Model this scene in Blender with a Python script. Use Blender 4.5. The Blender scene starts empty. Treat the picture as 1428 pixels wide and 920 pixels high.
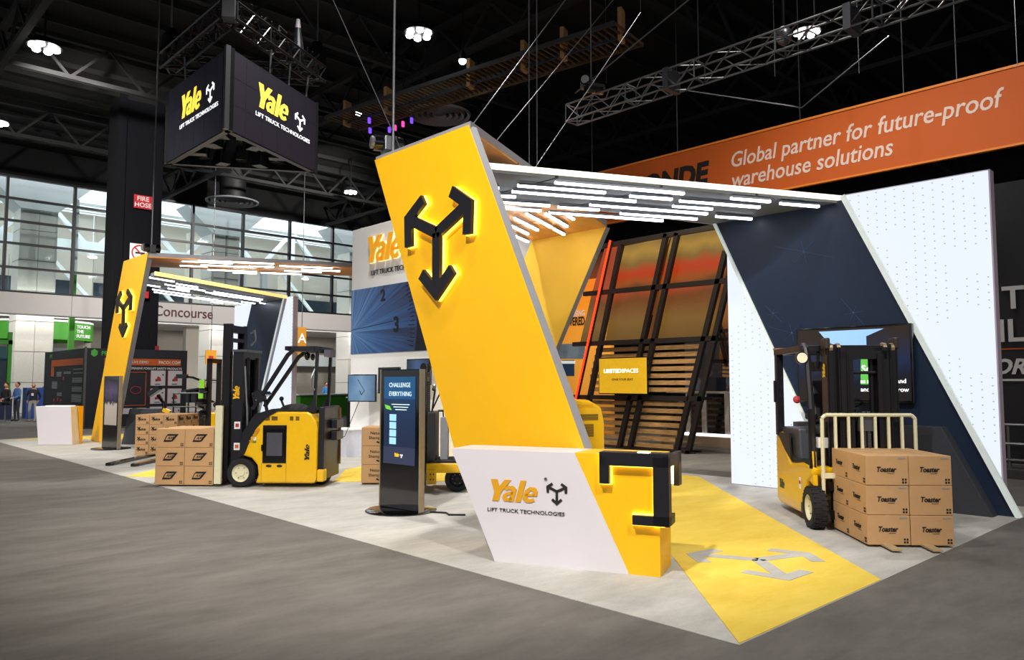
import bpy, bmesh, math, random
from mathutils import Vector, Matrix
random.seed(7)
PI = math.pi
S = bpy.context.scene
COL = S.collection

# ------------------------------------------------------------------ camera, world, lights, exposure
CAM = Vector((0, 0, 1.72)); YAW = math.radians(46.397); PITCH = math.radians(3.965); FPX = 1068.035
cd = bpy.data.cameras.new('camera'); cam = bpy.data.objects.new('camera', cd); COL.objects.link(cam)
cam.location = CAM; cam.rotation_euler = (PI/2 + PITCH, 0, YAW - PI/2)
cd.sensor_width = 36; cd.lens = 36*FPX/1428; cd.clip_end = 400; cd.clip_start = 0.05
S.camera = cam
S.view_settings.view_transform = 'Standard'; S.view_settings.look = 'None'
S.view_settings.gamma = 1; S.view_settings.use_curve_mapping = False
S.view_settings.exposure = 0.12
w = bpy.data.worlds.new('world'); S.world = w; w.use_nodes = True
w.node_tree.nodes['Background'].inputs[0].default_value = (.92, .95, 1, 1)
w.node_tree.nodes['Background'].inputs[1].default_value = 0.4

def spot(name, loc, target, power, angle=60, blend=.6, radius=.25, col=(1, .96, .9)):
    l = bpy.data.lights.new(name, 'SPOT'); l.energy = power; l.spot_size = math.radians(angle)
    l.spot_blend = blend; l.shadow_soft_size = radius; l.color = col
    o = bpy.data.objects.new(name, l); COL.objects.link(o); o.location = loc
    o.rotation_euler = (Vector(target)-Vector(loc)).to_track_quat('-Z', 'Y').to_euler(); return o
def area(name, loc, target, power, sx, sy, col=(1, 1, 1)):
    l = bpy.data.lights.new(name, 'AREA'); l.shape = 'RECTANGLE'; l.size = sx; l.size_y = sy; l.energy = power; l.color = col
    o = bpy.data.objects.new(name, l); COL.objects.link(o); o.location = loc
    o.rotation_euler = (Vector(target)-Vector(loc)).to_track_quat('-Z', 'Y').to_euler(); return o
# unseen fill spots added behind and above the camera, house lamps over the booth
spot('fill_spot', (-3, 2, 11), (6.2, 8.0, 2.0), 6500, 50)
spot('fill_spot', (1.5, -4, 11), (7.5, 4.5, .8), 3200, 55)
spot('fill_spot', (-2, 14, 12), (6, 19, 1.0), 4200, 55)
spot('fill_spot', (-4, 20, 12), (6.5, 23, 2.5), 6500, 40)
spot('house_lamp', (3, 6, 13.3), (3, 6, 0), 1500, 130)
spot('house_lamp', (8, 12.5, 13.3), (8, 12.5, 0), 4200, 80)
spot('house_lamp', (14.4, 8, 13.3), (14.4, 8, 0), 1800, 120)
spot('house_lamp', (8, 30, 13.3), (8, 30, 0), 3000, 120)
spot('facade_fill', (6, 28, 12.5), (14, 48, 5.5), 9000, 90)  # unseen pair of spots added in the hall to brighten the fascia
spot('facade_fill', (21, 31, 12.5), (22, 48, 5.5), 9000, 90)
spot('banner_lamp', (12, 4, 12.6), (20, 8, 8), 1700, 75)
spot('arch_fill', (7.6, 8.4, 4.55), (11.3, 11.2, 2.2), 160, 100, .8, .12, (1, .93, .8))  # extra spot added inside the arch to brighten its inner yellow panel
spot('stand_fill', (13.5, 11, 9), (16.5, 12, 2.5), 1500, 80, col=(1, .85, .65))  # warm spots added to brighten the slatted screen and the orange wall
spot('stand_fill', (16.8, 17, 8), (19.5, 18, 2.5), 700, 90, col=(1, .9, .7))
spot('display_fill', (9, 25, 9), (10, 32, 1.6), 700, 75)  # added out of view to brighten the safety wall posters
area('concourse_fill', (18, 49.6, 15.5), (18, 60, 5), 3000, 44, 2, (.97, .98, 1))  # fill panel hidden above the glazing, added to light the column fronts
area('lower_concourse_fill', (18, 49.3, 6.3), (18, 60, 1.5), 1800, 44, .6, (1, .96, .9))  # fill panel hidden behind the fascia, added to light the lower level
area('concourse_fill', (18, 57, 17), (18, 57, 0), 12000, 46, 12, (.93, .97, 1))  # overhead area light put in out of view for the concourse daylight

# ------------------------------------------------------------------ materials
MATS = {}
def srgb(h):
    c = [int(h[i:i+2], 16)/255 for i in (0, 2, 4)]
    return tuple(((x+.055)/1.055)**2.4 if x > .04045 else x/12.92 for x in c) + (1,)
def mat(name, hexc, rough=.6, metal=0, emit=0, ecol=None, vary=.06, scale=12, bump=0, coat=0, spec=.5):
    if name in MATS: return MATS[name]
    m = bpy.data.materials.new(name); m.use_nodes = True; MATS[name] = m
    nt = m.node_tree; b = nt.nodes['Principled BSDF']; c = srgb(hexc)
    b.inputs['Roughness'].default_value = rough; b.inputs['Metallic'].default_value = metal
    b.inputs['Specular IOR Level'].default_value = spec
    tc = nt.nodes.new('ShaderNodeTexCoord'); n = nt.nodes.new('ShaderNodeTexNoise')
    n.inputs['Scale'].default_value = scale; n.inputs['Detail'].default_value = 5
    nt.links.new(tc.outputs['Object'], n.inputs['Vector'])
    r = nt.nodes.new('ShaderNodeMix'); r.data_type = 'RGBA'
    r.inputs[6].default_value = tuple(x*(1-vary*1.6) for x in c[:3])+(1,)
    r.inputs[7].default_value = tuple(min(1, x*(1+vary*1.6)) for x in c[:3])+(1,)
    nt.links.new(n.outputs['Fac'], r.inputs[0]); nt.links.new(r.outputs[2], b.inputs['Base Color'])
    if emit:
        b.inputs['Emission Color'].default_value = srgb(ecol or hexc); b.inputs['Emission Strength'].default_value = emit
    if coat: b.inputs['Coat Weight'].default_value = coat; b.inputs['Coat Roughness'].default_value = .05
    if bump:
        bp = nt.nodes.new('ShaderNodeBump'); bp.inputs['Strength'].default_value = bump; bp.inputs['Distance'].default_value = .01
        nt.links.new(n.outputs['Fac'], bp.inputs['Height']); nt.links.new(bp.outputs[0], b.inputs['Normal'])
    return m

def carpet(name, h1, h2, patch=.35, fine=260):
    m = bpy.data.materials.new(name); m.use_nodes = True; MATS[name] = m
    nt = m.node_tree; b = nt.nodes['Principled BSDF']; L = nt.links.new
    b.inputs['Roughness'].default_value = 1; b.inputs['Specular IOR Level'].default_value = .1
    tc = nt.nodes.new('ShaderNodeTexCoord')
    n1 = nt.nodes.new('ShaderNodeTexNoise'); n1.inputs['Scale'].default_value = .9; n1.inputs['Detail'].default_value = 9; n1.inputs['Roughness'].default_value = .72
    n2 = nt.nodes.new('ShaderNodeTexNoise'); n2.inputs['Scale'].default_value = fine; n2.inputs['Detail'].default_value = 2
    mp = nt.nodes.new('ShaderNodeMapping'); mp.inputs['Scale'].default_value = (1, 2.6, 1); mp.inputs['Rotation'].default_value = (0, 0, .5)
    L(tc.outputs['Object'], mp.inputs[0]); L(mp.outputs[0], n1.inputs['Vector']); L(tc.outputs['Object'], n2.inputs['Vector'])
    r1 = nt.nodes.new('ShaderNodeValToRGB'); r1.color_ramp.elements[0].position = .5-patch/2; r1.color_ramp.elements[1].position = .5+patch/2
    r1.color_ramp.elements[0].color = srgb(h1); r1.color_ramp.elements[1].color = srgb(h2)
    L(n1.outputs['Fac'], r1.inputs[0])
    mx = nt.nodes.new('ShaderNodeMix'); mx.data_type = 'RGBA'; mx.blend_type = 'MULTIPLY'; mx.inputs[0].default_value = .35
    r2 = nt.nodes.new('ShaderNodeValToRGB'); r2.color_ramp.elements[0].position = .35; r2.color_ramp.elements[1].position = .65
    r2.color_ramp.elements[0].color = (.45, .45, .45, 1); L(n2.outputs['Fac'], r2.inputs[0])
    L(r1.outputs[0], mx.inputs[6]); L(r2.outputs[0], mx.inputs[7]); L(mx.outputs[2], b.inputs['Base Color'])
    bp = nt.nodes.new('ShaderNodeBump'); bp.inputs['Strength'].default_value = .5; bp.inputs['Distance'].default_value = .004
    L(n2.outputs['Fac'], bp.inputs['Height']); L(bp.outputs[0], b.inputs['Normal'])
    return m

def wood_mat(name, h1, h2, scale=3, rough=.5, axis=(1, 8, 8)):
    m = bpy.data.materials.new(name); m.use_nodes = True; MATS[name] = m
    nt = m.node_tree; b = nt.nodes['Principled BSDF']; b.inputs['Roughness'].default_value = rough
    tc = nt.nodes.new('ShaderNodeTexCoord'); mp = nt.nodes.new('ShaderNodeMapping'); mp.inputs['Scale'].default_value = axis
    n = nt.nodes.new('ShaderNodeTexNoise'); n.inputs['Scale'].default_value = scale; n.inputs['Detail'].default_value = 8; n.inputs['Distortion'].default_value = .6
    r = nt.nodes.new('ShaderNodeValToRGB'); r.color_ramp.elements[0].color = srgb(h1); r.color_ramp.elements[1].color = srgb(h2)
    r.color_ramp.elements[0].position = .35; r.color_ramp.elements[1].position = .65
    L = nt.links.new; L(tc.outputs['Object'], mp.inputs[0]); L(mp.outputs[0], n.inputs['Vector']); L(n.outputs['Fac'], r.inputs[0]); L(r.outputs[0], b.inputs['Base Color'])
    return m

def perforated(name):
    # back-lit light wall: white acrylic with a print of small grey dots in drifting bands
    m = bpy.data.materials.new(name); m.use_nodes = True; MATS[name] = m
    nt = m.node_tree; L = nt.links.new; b = nt.nodes['Principled BSDF']
    tc = nt.nodes.new('ShaderNodeTexCoord'); sep = nt.nodes.new('ShaderNodeSeparateXYZ'); L(tc.outputs['Object'], sep.inputs[0])
    def M(op, a, bb=None):
        n = nt.nodes.new('ShaderNodeMath'); n.operation = op
        for i, v in enumerate((a, bb)):
            if v is None: continue
            if isinstance(v, (int, float)): n.inputs[i].default_value = v
            else: L(v, n.inputs[i])
        return n.outputs[0]
    u = M('SUBTRACT', M('FRACT', M('MULTIPLY', sep.outputs['Y'], 7.7)), .5)
    row = M('FLOOR', M('MULTIPLY', sep.outputs['Y'], 7.7))
    v = M('SUBTRACT', M('FRACT', M('ADD', M('MULTIPLY', sep.outputs['Z'], 9.5), M('MULTIPLY', row, .5))), .5)
    d = M('SQRT', M('ADD', M('MULTIPLY', u, u), M('MULTIPLY', v, v)))
    dot = M('LESS_THAN', d, .095)
    n = nt.nodes.new('ShaderNodeTexNoise'); n.inputs['Scale'].default_value = 1.1; n.inputs['Detail'].default_value = 1; L(tc.outputs['Object'], n.inputs['Vector'])
    mask = M('GREATER_THAN', n.outputs['Fac'], .47)
    f = M('MULTIPLY', dot, mask)
    mx = nt.nodes.new('ShaderNodeMix'); mx.data_type = 'RGBA'; L(f, mx.inputs[0])
    mx.inputs[6].default_value = (.80, .87, 1, 1); mx.inputs[7].default_value = (.42, .47, .56, 1)
    L(mx.outputs[2], b.inputs['Emission Color']); b.inputs['Emission Strength'].default_value = .92
    b.inputs['Base Color'].default_value = (.1, .1, .11, 1); b.inputs['Roughness'].default_value = .4
    return m

def dial_picture(name, cy, cz):
    # printed photograph of a brushed blue dial: streaks fan out from the hub
    m = bpy.data.materials.new(name); m.use_nodes = True; MATS[name] = m
    nt = m.node_tree; L = nt.links.new; b = nt.nodes['Principled BSDF']
    tc = nt.nodes.new('ShaderNodeTexCoord'); sp = nt.nodes.new('ShaderNodeSeparateXYZ'); L(tc.outputs['Object'], sp.inputs[0])
    def M(op, a, bb=None):
        n = nt.nodes.new('ShaderNodeMath'); n.operation = op
        for i, v in enumerate((a, bb)):
            if v is None: continue
            if isinstance(v, (int, float)): n.inputs[i].default_value = v
            else: L(v, n.inputs[i])
        return n.outputs[0]
    y = M('SUBTRACT', sp.outputs['Y'], cy); z = M('SUBTRACT', sp.outputs['Z'], cz)
    ang = M('ARCTAN2', z, M('MULTIPLY', y, -1)); r = M('SQRT', M('ADD', M('MULTIPLY', y, y), M('MULTIPLY', z, z)))
    n = nt.nodes.new('ShaderNodeTexNoise'); n.noise_dimensions = '1D'; n.inputs['Scale'].default_value = 9; n.inputs['Detail'].default_value = 6; n.inputs['Roughness'].default_value = .7; L(ang, n.inputs['W'])
    f = M('ADD', M('MULTIPLY', n.outputs['Fac'], .9), M('MULTIPLY', r, -.13))
    rp = nt.nodes.new('ShaderNodeValToRGB'); L(f, rp.inputs[0]); cr = rp.color_ramp
    cr.elements[0].position = .1; cr.elements[0].color = srgb('102650'); cr.elements[1].position = .62; cr.elements[1].color = srgb('b4d4ee')
    e = cr.elements.new(.3); e.color = srgb('2c5a94'); e = cr.elements.new(.45); e.color = srgb('5284b8')
    b.inputs['Base Color'].default_value = (.01, .01, .01, 1); L(rp.outputs[0], b.inputs['Emission Color']); b.inputs['Emission Strength'].default_value = .55; b.inputs['Roughness'].default_value = .3
    return m
def glassy(name, col, alpha_t=.75, rough=.05):
    m = bpy.data.materials.new(name); m.use_nodes = True; MATS[name] = m
    nt = m.node_tree; L = nt.links.new
    for n in list(nt.nodes):
        if n.type != 'OUTPUT_MATERIAL': nt.nodes.remove(n)
    out = nt.nodes[0]; t = nt.nodes.new('ShaderNodeBsdfTransparent'); t.inputs[0].default_value = srgb(col)
    g = nt.nodes.new('ShaderNodeBsdfGlossy'); g.inputs['Roughness'].default_value = rough; g.inputs['Color'].default_value = (.8, .85, .9, 1)
    nz = nt.nodes.new('ShaderNodeTexNoise'); nz.inputs['Scale'].default_value = .7
    ml = nt.nodes.new('ShaderNodeMath'); ml.operation = 'MULTIPLY_ADD'; L(nz.outputs['Fac'], ml.inputs[0]); ml.inputs[1].default_value = .04; ml.inputs[2].default_value = 1-alpha_t
    mx = nt.nodes.new('ShaderNodeMixShader'); L(ml.outputs[0], mx.inputs[0]); L(t.outputs[0], mx.inputs[1]); L(g.outputs[0], mx.inputs[2]); L(mx.outputs[0], out.inputs[0])
    return m

def gradient_emit(name, stops, axis='Z', lo=0, hi=1, strength=1, noise=0, base=False, nscale=1.5):
    # a printed / displayed picture: colour ramp along an object axis, broken by noise
    m = bpy.data.materials.new(name); m.use_nodes = True; MATS[name] = m
    nt = m.node_tree; L = nt.links.new; b = nt.nodes['Principled BSDF']
    tc = nt.nodes.new('ShaderNodeTexCoord'); sp = nt.nodes.new('ShaderNodeSeparateXYZ'); L(tc.outputs['Object'], sp.inputs[0])
    mr = nt.nodes.new('ShaderNodeMapRange'); mr.inputs[1].default_value = lo; mr.inputs[2].default_value = hi; L(sp.outputs[axis], mr.inputs[0])
    src = mr.outputs[0]
    if noise:
        n = nt.nodes.new('ShaderNodeTexNoise'); n.inputs['Scale'].default_value = nscale; n.inputs['Detail'].default_value = 4; L(tc.outputs['Object'], n.inputs['Vector'])
        a = nt.nodes.new('ShaderNodeMath'); a.operation = 'MULTIPLY_ADD'; L(n.outputs['Fac'], a.inputs[0]); a.inputs[1].default_value = noise
        L(src, a.inputs[2]); s2 = nt.nodes.new('ShaderNodeMath'); s2.operation = 'SUBTRACT'; L(a.outputs[0], s2.inputs[0]); s2.inputs[1].default_value = noise/2; src = s2.outputs[0]
    r = nt.nodes.new('ShaderNodeValToRGB'); L(src, r.inputs[0]); cr = r.color_ramp
    cr.elements[0].position = stops[0][0]; cr.elements[0].color = srgb(stops[0][1])
    cr.elements[1].position = stops[-1][0]; cr.elements[1].color = srgb(stops[-1][1])
    for p, c in stops[1:-1]:
        e = cr.elements.new(p); e.color = srgb(c)
    if base: L(r.outputs[0], b.inputs['Base Color'])
    else: b.inputs['Base Color'].default_value = (.01, .01, .01, 1)
    if strength: L(r.outputs[0], b.inputs['Emission Color']); b.inputs['Emission Strength'].default_value = strength
    b.inputs['Roughness'].default_value = .35
    return m

floor_m = carpet('hall_carpet', '5e5b57', '85817c', .6)
booth_m = carpet('booth_carpet', 'a3a19c', 'd2d0ca', .55)
yel_carpet = carpet('yellow_carpet', 'e4be42', 'fae06c', .55)
yellow = mat('yellow_panel', 'fbbc08', .42, vary=.04, scale=1.2)
yellow2 = mat('yellow_inner', 'f2c63c', .55, vary=.03, scale=1.5)
ytruck = mat('truck_yellow', 'e8b40a', .3, vary=.03, coat=.4)
edge = mat('grey_edge', '8e8e93', .5)
white = mat('white_laminate', 'd9d3d8', .45, vary=.02, scale=2)
whitep = mat('white_paint', 'e6e6e6', .5, vary=.02)
black = mat('black_paint', '14131a', .4, vary=.1)
blackm = mat('black_metal', '1b1b1f', .35, metal=.5)
blackg = mat('black_gloss', '0c0c0e', .12, coat=.6)
dgrey = mat('dark_grey_laminate', '3a3b42', .45)
rubber = mat('rubber', '17171a', .85, bump=.4, scale=40)
cream = mat('cream_steel', 'dcd6b4', .4)
steel = mat('steel', '9a9ba0', .3, metal=.9)
galv = mat('galvanised', '6f7075', .35, metal=.8)
trussm = mat('truss_aluminium', '66676b', .4, metal=.6)
navy = mat('navy_panel', '182740', .42, vary=.1, scale=1)
card = mat('cardboard', 'c4996a', .8, vary=.05, scale=8)
cardd = mat('cardboard_joint', '8a5f38', .9)
inkm = mat('black_ink', '1a1612', .7)
tube_m = mat('lamp_tube', 'f4f8ff', .4, emit=6, ecol='eef4ff')
tubew_m = mat('lamp_tube_warm', 'fff4e4', .4, emit=10, ecol='fff0de')
ledwhite = mat('led_strip', 'ffffff', .4, emit=1.3, ecol='fff6d8')
glow_y = mat('halo_yellow', 'ffe870', .4, emit=2.2, ecol='ffe050')
red_tube = mat('red_tube', 'ff3a10', .4, emit=3, ecol='ff2a08')
under1 = wood_mat('warm_ceiling_panel', 'd08c48', 'dd9c56', 1.2, .4, (1, 3, 1))
under2 = mat('grey_ceiling_panel', '767d87', .7, vary=.05, scale=1)
ceil_m = mat('black_ceiling', '08080a', .9)
beam_m = mat('black_beam', '08080a', .8)
column_m = mat('charcoal_column', '0c0c11', .95, spec=.2)
fascia_m = mat('white_fascia', 'd8d2d0', .6, vary=.02)
concrete = mat('pale_concrete', 'b2afa9', .8, bump=.2)
beige = mat('beige_wall', 'b9b2a6', .8, vary=.04)
steelw = mat('white_steel', 'dfe6ea', .5)
glass = glassy('window_glass', 'e8eeee', .97)
smoke = glassy('clear_glass', 'c8d0d2', .9)
orange = mat('banner_orange', 'c85a12', .7, vary=.05, scale=200)
gold = mat('gold_letter', 'dc9d1c', .4)
goldlit = mat('gold_letter_lit', 'f0a81a', .4, emit=.25)
slat_m = wood_mat('pale_wood_slat', '9c7444', 'c39a62', 4, .6, (8, 1, 8))
green = mat('green_paint', '3a8a20', .6)
amber = glassy('amber_film', 'c07a2c', .5, .25)

# ------------------------------------------------------------------ geometry helpers
class MB:
    def __init__(s, M=None): s.v = []; s.f = []; s.mi = []; s.M = M or Matrix.Identity(4); s.k = 0
    def add(s, vs, fs):
        o = len(s.v); s.v += [s.M @ Vector(v) for v in vs]; s.f += [tuple(o+i for i in f) for f in fs]; s.mi += [s.k]*len(fs); return s
    def box(s, c, d, rz=0, rx=0, ry=0):
        R = Matrix.Translation(c) @ Matrix.Rotation(rz, 4, 'Z') @ Matrix.Rotation(ry, 4, 'Y') @ Matrix.Rotation(rx, 4, 'X')
        x, y, z = d[0]/2, d[1]/2, d[2]/2
        vs = [R @ Vector((i*x, j*y, k*z)) for k in (-1, 1) for j in (-1, 1) for i in (-1, 1)]
        return s.add(vs, [(0, 2, 3, 1), (4, 5, 7, 6), (0, 1, 5, 4), (2, 6, 7, 3), (0, 4, 6, 2), (1, 3, 7, 5)])
    def b(s, x0, x1, y0, y1, z0, z1): return s.box(((x0+x1)/2, (y0+y1)/2, (z0+z1)/2), (abs(x1-x0), abs(y1-y0), abs(z1-z0)))
    def prism(s, pts, vec):
        pts = [Vector(p) for p in pts]; vec = Vector(vec); n = len(pts)
        return s.add(pts+[p+vec for p in pts], [tuple(range(n)), tuple(range(2*n-1, n-1, -1))]+[(i, i+n, (i+1) % n+n, (i+1) % n) for i in range(n)])
    def bar(s, a, b, w=.05, h=None, up=(0, 0, 1)):
        a = Vector(a); b = Vector(b); h = h or w; d = (b-a).normalized(); u = Vector(up)
        if abs(d.dot(u)) > .98: u = Vector((1, 0, 0))
        x = d.cross(u).normalized(); y = x.cross(d)
        q = [x*w/2*i+y*h/2*j for i, j in ((-1, -1), (1, -1), (1, 1), (-1, 1))]
        return s.add([a+k for k in q]+[b+k for k in q], [(0, 3, 2, 1), (4, 5, 6, 7)]+[(i, (i+1) % 4, (i+1) % 4+4, i+4) for i in range(4)])
    def tube(s, a, b, r=.02, n=8, r2=None):
        a = Vector(a); b = Vector(b); d = (b-a).normalized(); u = Vector((0, 0, 1))
        if abs(d.dot(u)) > .95: u = Vector((1, 0, 0))
        x = d.cross(u).normalized(); y = x.cross(d); r2 = r if r2 is None else r2
        vs = [a+(x*math.cos(t)+y*math.sin(t))*r for t in [2*PI*i/n for i in range(n)]]+[b+(x*math.cos(t)+y*math.sin(t))*r2 for t in [2*PI*i/n for i in range(n)]]
        return s.add(vs, [tuple(range(n-1, -1, -1)), tuple(range(n, 2*n))]+[(i, (i+1) % n, (i+1) % n+n, i+n) for i in range(n)])
    def path(s, pts, r=.02, n=8):
        for a, b in zip(pts, pts[1:]): s.tube(a, b, r, n)
        for p in pts[1:-1]: s.ball(p, r*1.01, 6, 4)
        return s
    def ball(s, c, r, n=10, m=7, sc=(1, 1, 1)):
        c = Vector(c); vs = []; fs = []
        for j in range(1, m):
            for i in range(n):
                a = 2*PI*i/n; b = PI*j/m; vs.append(c+Vector((math.cos(a)*math.sin(b)*r*sc[0], math.sin(a)*math.sin(b)*r*sc[1], math.cos(b)*r*sc[2])))
        t = len(vs); vs += [c+Vector((0, 0, r*sc[2])), c-Vector((0, 0, r*sc[2]))]
        for j in range(m-2):
            for i in range(n): fs.append((j*n+i, (j+1)*n+i, (j+1)*n+(i+1) % n, j*n+(i+1) % n))
        for i in range(n): fs.append((t, i, (i+1) % n)); fs.append((t+1, (m-2)*n+(i+1) % n, (m-2)*n+i))
        return s.add(vs, fs)
    def lathe(s, prof, n=32, c=(0, 0, 0), axis='Z'):
        vs = []; fs = []; c = Vector(c)
        for r, h in prof:
            for i in range(n):
                t = 2*PI*i/n; a, b = r*math.cos(t), r*math.sin(t)
                vs.append(c+Vector({'Z': (a, b, h), 'Y': (a, h, b), 'X': (h, a, b)}[axis]))
        for j in range(len(prof)-1):
            for i in range(n): fs.append((j*n+i, j*n+(i+1) % n, (j+1)*n+(i+1) % n, (j+1)*n+i))
        return s.add(vs, fs)
    def text(s, t, h, o, u, v, dep=.004, al='CENTER', bold=0, shear=0, xs=1):
        key = (t, al, bold, shear)
        if key not in TXT:
            c = bpy.data.curves.new('t', 'FONT'); c.body = t; c.align_x = al; c.size = 1; c.offset = bold; c.shear = shear; c.extrude = .5; c.resolution_u = 3
            ob = bpy.data.objects.new('t', c); COL.objects.link(ob); bpy.context.view_layer.update()
            me = bpy.data.meshes.new_from_object(ob.evaluated_get(bpy.context.evaluated_depsgraph_get()))
            TXT[key] = ([x.co.copy() for x in me.vertices], [tuple(p.vertices) for p in me.polygons])
            bpy.data.objects.remove(ob); bpy.data.curves.remove(c); bpy.data.meshes.remove(me)
        vs, fs = TXT[key]; k = h/.70; u = Vector(u).normalized(); v = Vector(v).normalized(); n = u.cross(v); o = Vector(o)
        return s.add([o+u*p.x*k*xs+v*p.y*k+n*(p.z+.5)*dep for p in vs], fs)
    def emblem(s, R, o, u, v, dep=.004, w=.17, grow=0):
        # three-armed arrow mark
        u = Vector(u).normalized(); v = Vector(v).normalized(); n = u.cross(v); o = Vector(o)
        P = lambda p: o+u*p[0]*R+v*p[1]*R
        w = w+grow*2
        for T, l1, l2 in (((0, -1), (.42, .36), (-.42, .36)), ((.8, .36), (-.42, .27), (-.02, -.48)), ((-.8, .36), (.42, .27), (.02, -.48))):
            T = Vector(T); a = Vector(l1); b = Vector(l2); d = T.normalized(); T = T+d*grow*1.3
            La, Lb = a.length+grow*2, b.length+grow*2; a.normalize(); b.normalize()
            bis = (a+b).normalized(); th = a.angle(b); I = T+bis*w/math.sin(th/2)
            na = Vector((-a.y, a.x)); na = na if na.dot(b) > 0 else -na
            nb = Vector((-b.y, b.x)); nb = nb if nb.dot(a) > 0 else -nb
            s.prism([P(T), P(T+a*La), P(T+a*La+na*w), P(I)], n*dep)
            s.prism([P(T), P(I), P(T+b*Lb+nb*w), P(T+b*Lb)], n*dep)
            e = T-d*w*.8; m = Vector((-d.y, d.x))*w/2
            s.prism([P(m), P(e+m), P(e-m), P(-m)], n*(dep*.998))
        return s
    def build(s, name, m, parent=None, bevel=0, smooth=False, seg=2):
        me = bpy.data.meshes.new(name); me.from_pydata([tuple(x) for x in s.v], [], s.f)
        ms = m if isinstance(m, (list, tuple)) else [m]
        for x in ms: me.materials.append(x)
        if len(ms) > 1: me.polygons.foreach_set('material_index', s.mi)
        bm = bmesh.new(); bm.from_mesh(me); bmesh.ops.recalc_face_normals(bm, faces=bm.faces); bm.to_mesh(me); bm.free()
        if smooth:
            me.polygons.foreach_set('use_smooth', [True]*len(me.polygons))
            try: me.set_sharp_from_angle(angle=math.radians(40))
            except Exception: pass
        o = bpy.data.objects.new(name, me); COL.objects.link(o)
        if parent: o.parent = parent
        if bevel:
            bv = o.modifiers.new('Bevel', 'BEVEL'); bv.width = bevel; bv.segments = seg; bv.limit_method = 'ANGLE'; bv.angle_limit = math.radians(35)
        return o
TXT = {}
def tag(o, label=None, cat=None, group=None, kind=None):
    if label: o['label'] = label
    if cat: o['category'] = cat
    if group: o['group'] = group
    if kind: o['kind'] = kind
    return o
def thing(name, label, cat, loc=(0, 0, 0), rz=0, group=None):
    o = bpy.data.objects.new(name, None); o.empty_display_size = .1; COL.objects.link(o); o.location = loc; o.rotation_euler = (0, 0, rz)
    return tag(o, label, cat, group)
def struct(name, mb, m, parent=None, **k):
    o = mb.build(name, m, parent, **k)
    if not parent: o['kind'] = 'structure'
    return o
def copy_tree(o, parent=None):
    c = o.copy(); COL.objects.link(c)
    if parent: c.parent = parent
    for ch in [x for x in bpy.data.objects if x.parent == o]: copy_tree(ch, c)
    return c
# the camera model, to read positions off known planes of the building
_F = Vector((math.cos(YAW)*math.cos(PITCH), math.sin(YAW)*math.cos(PITCH), math.sin(PITCH))); _R = Vector((math.sin(YAW), -math.cos(YAW), 0)); _U = _R.cross(_F)
def ray(x, y): return _F+_R*(x-714)/FPX-_U*(y-460)/FPX
def G(x, y, z=0): d = ray(x, y); return CAM+d*(z-CAM.z)/d.z
def VX(x, y, c): d = ray(x, y); return CAM+d*c/d.x
def VY(x, y, c): d = ray(x, y); return CAM+d*c/d.y
X, Y, Z = Vector((1, 0, 0)), Vector((0, 1, 0)), Vector((0, 0, 1))
def dirv(deg): return Vector((math.cos(math.radians(deg)), math.sin(math.radians(deg)), 0))
def yale(mb, h, o, u, v, dep=.004, xs=1.2):
    # heavy slanted word mark drawn letter by letter
    u = Vector(u).normalized(); v = Vector(v).normalized(); n = u.cross(v); o = Vector(o)
    P = lambda x, y: o+u*(x+y*.2)*h*xs+v*y*h
    def poly(pts, dx): mb.prism([P(x+dx, y) for x, y in pts], n*dep)
    def strip(pts, w_, dx):
        q = [Vector((x+dx, y)) for x, y in pts]; off = []
        for i, p in enumerate(q):
            a = (p-q[i-1]).normalized() if i else None; b = (q[i+1]-p).normalized() if i < len(q)-1 else None
            t = (a+b).normalized() if a and b else (a or b); nn = Vector((-t.y, t.x)); k = 1/max(.5, nn.dot(Vector((-(a or b).y, (a or b).x))))
            off.append(nn*w_/2*k)
        for i in range(len(q)-1):
            c = [q[i]+off[i], q[i+1]+off[i+1], q[i+1]-off[i+1], q[i]-off[i]]; mb.prism([P(*x) for x in c], n*dep)
    poly([(0, 1), (.25, 1), (.37, .68), (.5, 1), (.74, 1), (.49, .4), (.49, 0), (.25, 0), (.25, .4)], 0)
    strip([(.04, .56), (.14, .64), (.28, .64), (.37, .55), (.37, 0)], .17, .56); strip([(.36, .38), (.2, .38), (.1, .3), (.1, .17), (.17, .08), (.27, .085), (.36, .15)], .15, .56)
    poly([(0, 0), (.2, 0), (.2, 1), (0, 1)], 1.07)
    strip([(.08, .35), (.4, .35)], .1, 1.29); strip([(.41, .31), (.4, .5), (.33, .62), (.2, .64), (.11, .54), (.085, .36), (.1, .18), (.2, .08), (.32, .08), (.42, .15)], .16, 1.29)
# ------------------------------------------------------------------ setting: floors, hall shell, facade
struct('floor', MB().b(-22, 62, -22, 70, -.1, 0), floor_m)
struct('floor', MB().prism([(4.64, 2.71, 0), (12.6, 2.71, 0), (12.6, 28.3, 0), (4.7, 27.8, 0)], (0, 0, .006)), booth_m)
struct('ceiling', MB().b(-22, 62, -22, 49, 14.6, 14.7), ceil_m)
struct('wall_back', MB().b(-22, 62, 48.0, 48.4, 12.85, 14.6), ceil_m)
struct('wall_right', MB().b(50, 50.3, -22, 48, 0, 14.6), mat('dark_wall', '101116', .9))
struct('wall_back', MB().b(36, 62, 48.0, 48.4, 0, 12.85), mat('dark_wall', '101116', .9))
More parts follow.
